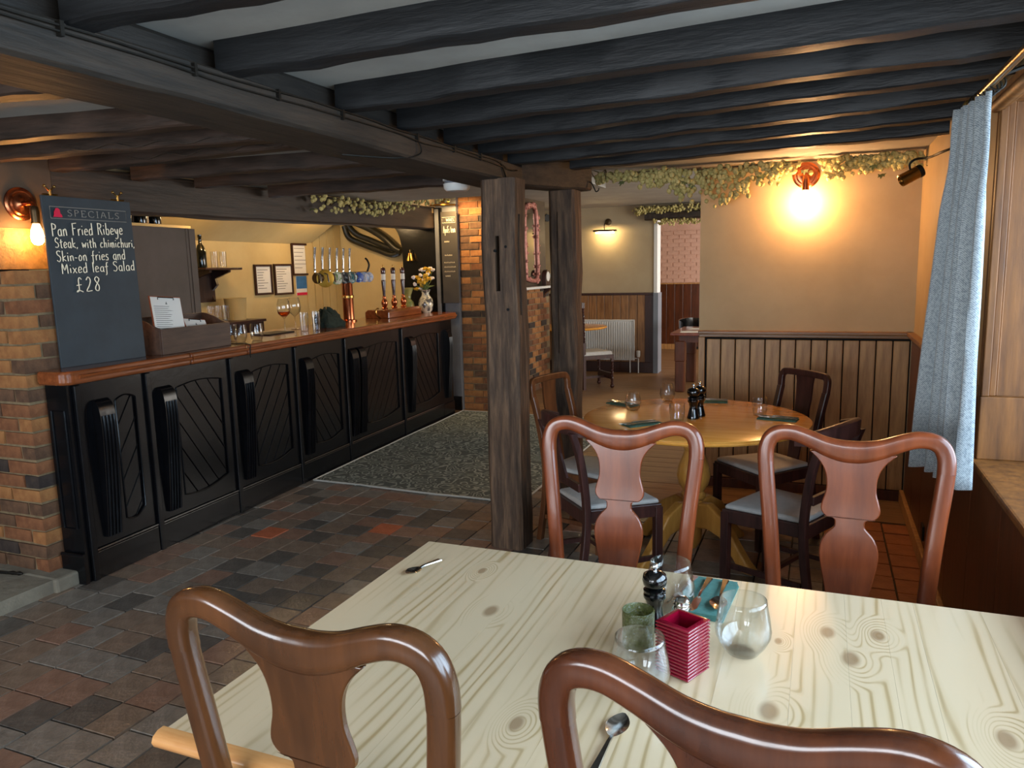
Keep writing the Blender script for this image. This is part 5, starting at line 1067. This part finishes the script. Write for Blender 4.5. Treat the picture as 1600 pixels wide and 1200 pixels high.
mb = MB(); mb.lathe([(.05, 0), (.05, .012), (.001, .02)], 16, m=(R(90), 0, 0)); mb.build('backplate', M['bronze'], c); mb = MB(); mb.tube(smoothpath([(0, 0, 0), (-.01, -.12, -.01), (-.02, -.16, -.06), (-.02, -.15, -.13)], 4), .008, 8); mb.build('arm', M['bronze'], c)
mb = MB(); mb.loft([[(x_, -.15+math.cos(a)*.028, -.145+math.sin(a)*.028) for a in [R(q) for q in range(0, 181, 20)]] for x_ in (-.19, .16)]); mb.build('shade', M['bronze'], c, 60)
mb = MB(); mb.tube([(-.15, -.15, -.158), (.12, -.15, -.158)], .010, 8); mb.build('tube_lamp', M['lamp_strip'], c)
c = thing('clip_spotlight', 'small brass spotlight on a bent arm beside the curtain', 'spotlight', (.40, 4.45, 2.0))
mb = MB(); mb.tube(smoothpath([(.0, 0, .045), (-.005, 0, .08), (.02, -.02, .10), (.07, -.1, .095), (.11, -.25, .1), (.165, -.36, .11)], 4), .006, 6); mb.build('arm', M['iron'], c)
d = Vector((-.075, -.02, -.04)).normalized(); q = d.to_track_quat('Z', 'Y').to_matrix()
mb = MB(); mb.lathe([(.03, -.06), (.032, -.05), (.032, .05), (.026, .052), (.024, .04), (.001, .04)], 18, (0, 0, .02), m=q); mb.build('lamp_barrel', M['brass'], c, 40)
mb = MB(); mb.lathe([(.001, -.064), (.031, -.062), (.033, -.055), (.033, -.04), (.03, -.038)], 18, (0, 0, .02), m=q); mb.build('lamp_cap', M['iron'], c, 40)
# ================================================================== CURTAIN
c = thing('curtain_pole', 'brass curtain pole running along the top of the window', 'curtain pole', (0, 0, 0))
mb = MB(); mb.tube([(.435, 3.0, 2.10), (.475, -1.3, 2.10)], .012, 10); mb.build('pole', M['brass'], c)
mb = MB(); mb.lathe([(.012, 0), (.02, .005), (.02, .03), (.001, .035)], 12, (.435, 3.0, 2.10), m=(R(-90), 0, 0)); mb.build('finial', M['brass'], c)
mb = MB(); mb.tube([(.445, 2.55, 2.10), (.51, 2.55, 2.12), (.538, 2.55, 2.13)], .006, 6); mb.build('pole_bracket', M['iron'], c)
mb = MB(); mb.tube([(.47, -.8, 2.10), (.538, -.8, 2.13)], .006, 6); mb.build('pole_bracket', M['iron'], c)
for i in range(7):
    a = MB(); a.tube([(.44+.002*i+.019*math.cos(t_), 2.92-.045*i, 2.097+.019*math.sin(t_)) for t_ in [2*PI*k/14 for k in range(14)]], .003, 5, loop=True); a.build('ring', M['iron'], c)
cu = thing('tweed_curtain', 'blue-grey tweed curtain drawn to the side of the window', 'curtain', (0, 0, 0))
mb = MB(); rows = []; NZ, NS = 26, 72
for i in range(NZ+1):
    k = i/NZ; z = 2.075 - (2.075-.885)*k; row = []
    pin = min(1, .35+abs(k-.13)*5) if k < .3 else 1
    for j in range(NS+1):
        s = j/NS; ph = s*2*PI*5.0
        a0 = Vector((.385-.058*k, 2.97, 0)); a1 = Vector((.440+.005*k, 2.64, 0)); p = a0.lerp(a1, s); n = Vector((.93, .36, 0))
        amp = (.018+.016*k)*(.8+.4*math.sin(s*9+1)); amp *= pin if k > .06 else .75
        off = amp*math.sin(ph+.6*math.sin(k*3+s*4)) + .006*math.sin(ph*2+k*2)
        row.append((p.x+n.x*off, p.y+n.y*off, z + (.004*math.sin(ph) if k == 1 else 0)))
    rows.append(row)
mb.loft(rows, False, False); o = mb.build('cloth', M['curtain'], cu, 80); sm = o.modifiers.new('thick', 'SOLIDIFY'); sm.thickness = .004
# ================================================================== RUG
c = thing('patterned_rug', 'dark grey scroll-patterned runner in front of the bar', 'rug', (0, 0, 0))
rp = [(-3.62, 4.70), (-1.86, 4.64), (-1.92, 7.60), (-3.76, 7.66)]
mb = MB(); mb.prism(rp, .002, .010, lambda a, b, t_: (a, b, t_)); mb.build('pile', M['rug'], c, 0)
mb = MB(); ed = []
for (a, b) in zip(rp, rp[1:]+rp[:1]):
    for k in range(8): t_ = k/8; ed.append((a[0]+(b[0]-a[0])*t_ + random.uniform(-.008, .008), a[1]+(b[1]-a[1])*t_ + random.uniform(-.008, .008), .009))
mb.tube(ed, .008, 6, loop=True); mb.build('binding', M['rugedge'], c)
# ================================================================== HOP GARLANDS
def cone(mb, p, r_, rn):
    ax = Vector((rn.uniform(-.4, .4), rn.uniform(-.4, .4), -1)).normalized(); q = ax.to_track_quat('Z', 'Y').to_matrix()
    mb.lathe([(r_*.15, -r_*1.0), (r_*.8, -r_*.6), (r_*.85, -r_*.25), (r_*1.0, -r_*.1), (r_*.82, r_*.3), (r_*.9, r_*.4), (r_*.5, r_*.85), (r_*.1, r_*1.2)], 7, p, m=q)
def leafm(mb, p, r_, rn):
    yaw, ti = rn.uniform(0, 2*PI), rn.uniform(-1.1, -.2); m = Matrix.Rotation(yaw, 3, 'Z') @ Matrix.Rotation(ti, 3, 'X')
    out = [(0, 0), (.35, .1), (.75, -.05), (.55, .35), (.6, .8), (.25, .6), (0, 1.25), (-.25, .6), (-.6, .8), (-.55, .35), (-.75, -.05), (-.35, .1)]
    vs = [Vector(p) + m @ Vector((a*r_, b*r_, .12*r_*math.sin(a*3))) for a, b in out] + [Vector(p) + m @ Vector((0, .35*r_, .1*r_))]
    mb.add(vs, [(i, (i+1) % 12, 12) for i in range(12)])
def garland(label, pts, n, hang, seed_, clumps=None, rad=.015, nleaf=14, avoid=None):
    c = thing('hop_garland', label, 'hop garland'); rn = random.Random(seed_); P = smoothpath(pts, 8)
    mb = MB(); mb.tube(P, .006, 5)
    for k in range(6): a = rn.choice(P); mb.tube(smoothpath([a, a+Vector((rn.uniform(-.1, .1), rn.uniform(-.03, .02), rn.uniform(-.02, .04))), a+Vector((rn.uniform(-.25, .25), rn.uniform(-.04, .02), rn.uniform(-.06, .02)))], 4), .003, 4)
    mb.build('bine', M['stem'], c)
    mb = MB()
    for i in range(n):
        t_ = rn.random()
        if avoid and t_ < .16 and rn.random() < .5: continue
        a = P[int(t_*(len(P)-1))]; h_ = hang
        if clumps: h_ = .05 + sum(w_*math.exp(-((t_-cx)/sd)**2) for cx, w_, sd in clumps)
        if avoid and avoid[0] < a.x < avoid[1]: continue
        drop = h_*rn.random()**1.3
        sp = .036*(1-.5*drop/max(h_, .01))
        cone(mb, a+Vector((rn.gauss(0, sp*1.3), rn.gauss(0, sp*.7), .0-drop+rn.uniform(-.012, .012))), rn.uniform(.7, 1.15)*rad, rn)
    tag(mb.build('hop_cones', M['hop'], c, 60), kind='stuff')
    for i in range(nleaf):
        a = rn.choice(P); mb = MB(); leafm(mb, a+Vector((rn.uniform(-.05, .05), rn.uniform(-.06, -.01), rn.uniform(-.12, .02))), rn.uniform(.028, .045), rn); mb.build('leaf', M['hopleaf'], c, 60)
    return c
garland('long dried hop garland hanging between the beam end and the curtain wall', [(-1.46, 5.28, 2.235), (-1.1, 5.32, 2.24), (-.8, 5.36, 2.235), (-.3, 5.37, 2.24), (.2, 5.37, 2.24), (.51, 5.34, 2.235)], 1000, .14, 1,
        [(.22, .05, .04), (.37, .16, .05), (.47, .22, .035), (.53, .14, .03), (.60, .10, .02), (.75, .08, .03), (.84, .06, .02), (.95, .05, .02)], .0185, 12, (-.235, .0))
garland('dried hop garland draped above the bar beam', [(-3.86, 5.25, 2.24), (-3.90, 5.9, 2.245), (-3.93, 6.45, 2.26), (-3.92, 6.9, 2.34), (-3.84, 7.3, 2.43), (-3.72, 7.42, 2.45)], 250, .12, 2, None, .0175, 10)
garland('short hop garland along the ceiling before the far doorway', [(-2.55, 11.14, 2.43), (-2.2, 11.12, 2.44), (-1.8, 11.12, 2.44), (-1.3, 11.14, 2.44)], 220, .09, 3, None, .02, 5)
garland('sparse hop garland under the far door lintel', [(-2.2, 11.13, 2.26), (-1.9, 11.13, 2.245), (-1.4, 11.13, 2.25)], 130, .07, 4, None, .018, 6)
# ================================================================== SMOKE ALARM
c = thing('smoke_detector', 'round white smoke alarm fixed just beyond the main beam', 'smoke alarm', (-2.015, 4.13, 2.182))
mb = MB(); mb.lathe([(.001, -.122), (.062, -.12), (.076, -.106), (.08, -.082), (.08, -.078)], 28); mb.build('cover', M['white'], c, 40)
mb = MB(); mb.lathe([(.072, -.078), (.072, -.062)], 28); mb.build('slot_band', M['greyjamb'], c); mb = MB(); mb.lathe([(.082, -.062), (.084, -.02), (.07, 0), (.001, 0)], 28); mb.build('base', M['white'], c, 40)
# fire poker on the hearth
mb = MB(); mb.tube([(-4.35, 2.42, .082), (-3.86, 2.50, .082)], .007, 6); mb.lathe([(.008, 0), (.012, .02), (.006, .04), (.012, .06), (.004, .08)], 8, (-3.90, 2.493, .085), m=(0, R(90), R(9))); tag(mb.build('fire_poker', M['iron']), 'black iron poker lying on the stone hearth', 'poker')
# ================================================================== FAR ROOM
c = thing('ornate_mirror', 'tall mirror in an ornate pink gilt frame on the chimney breast', 'mirror', (-3.5, 9.25, 1.44))
mb = MB(); mb.bb(0, .012, -.17, .17, .06, .86); mb.build('mirror_glass', M['mirror'], c, 0)
mb = MB(); rn = random.Random(6); lp = [(0, -.20, .03), (0, .20, .03), (0, .22, .45), (0, .20, .88), (0, 0, .96), (0, -.20, .88), (0, -.22, .45)]
mb.tube([(.02, y_, z_) for _, y_, z_ in smoothpath([Vector(p) for p in lp+[lp[0]]], 5)[:-1]], .028, 8, loop=True)
for k in range(60): p = rn.choice(smoothpath([Vector(p) for p in lp+[lp[0]]], 5)); mb.ball((.03+rn.uniform(0, .02), p.y+rn.uniform(-.03, .03), p.z+rn.uniform(-.03, .03)), rn.uniform(.012, .026), 6, 4)
mb.build('carved_frame', M['pinkgilt'], c, 60)
c = thing('mantel_shelf', 'narrow pale mantel shelf on a dark bracket below the mirror', 'shelf', (-3.5, 9.2, 1.34)); mb = MB(); mb.bb(0, .17, -.6, .6, 0, .03); mb.build('shelf_board', M['whitewood'], c, 0, .004)
for y_ in (-.45, .45): mb = MB(); mb.prism([(0, 0), (.14, 0), (.13, -.03), (.06, -.08), (.04, -.16), (0, -.18)], y_-.03, y_+.03, lambda a, b, t_: (a, t_, b)); mb.build('bracket', M['framew'], c, 0)
c = thing('mantel_clock', 'small dark arched clock standing on the mantel shelf', 'clock', (-3.41, 9.60, 1.37)); mb = MB(); mb.prism([(-.09, 0), (.09, 0), (.09, .12)]+[(.09*math.cos(a), .12+.09*math.sin(a)) for a in [R(x_) for x_ in range(20, 180, 20)]]+[(-.09, .12)], -.03, .03, lambda a, b, t_: (t_, a, b)); mb.build('clock_case', M['framew'], c, 0, .004); mb = MB(); mb.lathe([(.065, .031), (.06, .034), (.001, .034)], 20, (0, 0, .12), m=(0, R(90), 0)); mb.build('dial', M['paper'], c)
put('mantel_glass', HI, 'small glass at the far end of the mantel shelf', 'glass', (-3.40, 9.75, 1.37))
c = thing('corner_speaker', 'small black speaker high in the far corner', 'speaker', (-3.95, 11.1, 2.36)); mb = MB(); mb.tube([(-.06, .02, 0), (.07, -.06, -.01)], [.05, .055], 12); mb.build('speaker_body', M['plastic'], c); mb = MB(); mb.tube([(0, 0, 0), (-.02, .14, .06)], .012, 6); mb.build('speaker_bracket', M['plastic'], c)
c = thing('radiator', 'white ribbed panel radiator on the far panelled wall', 'radiator', (-3.05, 11.2, 0))
mb = MB(); mb.bb(-.46, .46, -.01, .01, .19, .79); mb.build('back_panel', M['white'], c, 0)
for k in range(26): mb = MB(); x_ = -.44+.0352*k; mb.box((x_, -.018, .49), (.021, .016, .56)); mb.build('rib', M['white'], c, 0, .003, 1)
mb = MB(); mb.bb(-.47, .47, -.035, .012, .79, .805); mb.bb(-.47, -.46, -.035, .012, .19, .8); mb.bb(.46, .47, -.035, .012, .19, .8); mb.build('casing', M['white'], c, 0, .003)
mb = MB(); mb.lathe([(.022, 0), (.03, .02), (.03, .09), (.018, .1)], 12, (.53, -.01, .24)); mb.tube([(.47, 0, .22), (.53, -.01, .22), (.53, -.01, .0)], .009, 8); mb.build('valve', M['white'], c)
mb = MB(); mb.tube([(-.4, 0, .19), (-.4, 0, 0)], .008, 6); mb.tube([(.4, 0.0, .19), (.4, 0, 0)], .008, 6); mb.build('pipe', M['white'], c)
c = thing('far_round_table', 'honey-topped round table in front of the radiator', 'table', (-3.42, 10.55, 0)); mb = MB(); mb.lathe([(.3, .72), (.56, .72), (.575, .735), (.56, .75), (.01, .75)], 40); mb.build('tabletop', M['roundtop'], c, 35); mb = MB(); mb.lathe([(.25, 0), (.25, .03), (.06, .08), (.05, .3), (.08, .45), (.05, .6), (.12, .72)], 18); mb.build('pedestal', M['darkchair'], c)
def twist(mb, p0, p1, r_, turns=7):
    P0, P1 = Vector(p0), Vector(p1); n = 60
    for ph in (0, PI): mb.tube([P0.lerp(P1, k/n)+Vector((math.cos(ph+turns*2*PI*k/n)*r_*.5, math.sin(ph+turns*2*PI*k/n)*r_*.5, 0)) for k in range(n+1)], r_*.62, 6)
c = thing('barley_twist_chair', 'dark barley-twist chair with pale seat before the radiator', 'chair', (-2.82, 9.72, 0), face((.75, .66))); m = M['darkchair']
for s in (-1, 1):
    mb = MB(); mb.bb(s*.19-.018, s*.19+.018, -.218, -.182, 0, .62); twist(mb, (s*.19, -.2, .62), (s*.19, -.215, 1.08), .02, 6); mb.box((s*.19, -.215, 1.11), (.04, .04, .07)); mb.build('back_post', m, c)
    mb = MB(); mb.bb(s*.2-.018, s*.2+.018, .182, .218, .36, .45); twist(mb, (s*.2, .2, .06), (s*.2, .2, .36), .018, 4); mb.ball((s*.2, .2, .03), .03); mb.build('front_leg', m, c)
mb = MB(); mb.bb(-.2, .2, -.228, -.2, 1.06, 1.15); mb.bb(-.18, .18, -.22, -.2, .62, .68); mb.build('crest', m, c, 0, .01); mb = MB(); mb.bb(-.08, .08, -.222, -.205, .68, 1.06); mb.build('back_panel', m, c, 0)
mb = MB(); mb.bb(-.22, .22, -.22, .22, .40, .45); mb.bb(-.02, .02, -.2, .2, .12, .15); mb.bb(-.2, .2, .185, .21, .12, .20); mb.build('seat_frame', m, c, 0); mb = MB(); mb.box((0, 0, .475), (.43, .43, .05), None, 0, .9); mb.build('seat_pad', M['seatpad'], c, 0, .012)
fl = hewn((-2.42, 11.2, 2.305), (-.9, 11.2, 2.305), .16, .1, .006, 10, M['lintelw'], 'door_lintel'); tag(fl, 'rough dark timber lintel over the far doorway', 'lintel')
c = thing('far_dining_table', 'dark red-brown dining table end seen past the panelled wall', 'table', (-1.15, 10.0, 0)); mb = MB(); mb.bb(-.60, .7, -.45, .6, .72, .755); mb.build('tabletop', M['mah_red'], c, 0, .006); mb = MB(); mb.bb(-.5, .6, -.38, .5, .63, .72); mb.build('apron', M['dado_red'], c, 0)
for x_ in (-.48, .58):
    for y_ in (-.36, .5): mb = MB(); mb.box((x_, y_, .52), (.13, .13, .26)); mb.box((x_, y_, .2), (.12, .12, .40)); mb.build('leg', M['dado_red'], c, 0, .01)
mb = MB(); mb.box((0, 0, 0), (.3, .22, .004)); pm = mb.mesh('placemat', M['paper'], 0)
put('placemat', pm, 'pale placemat at the near end of the far dining table', 'placemat', (-1.5, 9.75, .757), R(8)); put('placemat', pm, 'pale placemat farther along the far dining table', 'placemat', (-1.45, 10.2, .757), R(-5))
c = thing('black_bentwood_chair', 'black low-backed chair beside the far dining table', 'chair', (-1.62, 10.95, 0), face((.5, -.86))); m = M['millblack']
P = smoothpath([(-.22, .02, .74), (-.2, -.16, .77), (0, -.24, .79), (.2, -.16, .77), (.22, .02, .74)], 5)
mb = MB(); mb.loft([[p+Vector((0, 0, -.08)), p+Vector((0, -.02, -.08)), p+Vector((0, -.04, .05)), p+Vector((0, .0, .05))] for p in P]); mb.build('back_rail', m, c)
mb = MB(); mb.bb(-.21, .21, -.2, .2, .42, .46); mb.build('seat', m, c, 0, .01)
for x_ in (-1, 1):
    for y_ in (-1, 1): mb = MB(); mb.tube([(x_*.18, y_*.17, .43), (x_*.2, y_*.2, 0)], .018, 8); mb.build('leg', m, c)
    mb = MB(); mb.tube([(x_*.17, -.15, .45), (x_*.2, -.17, .72)], .016, 8); mb.build('back_stick', m, c)
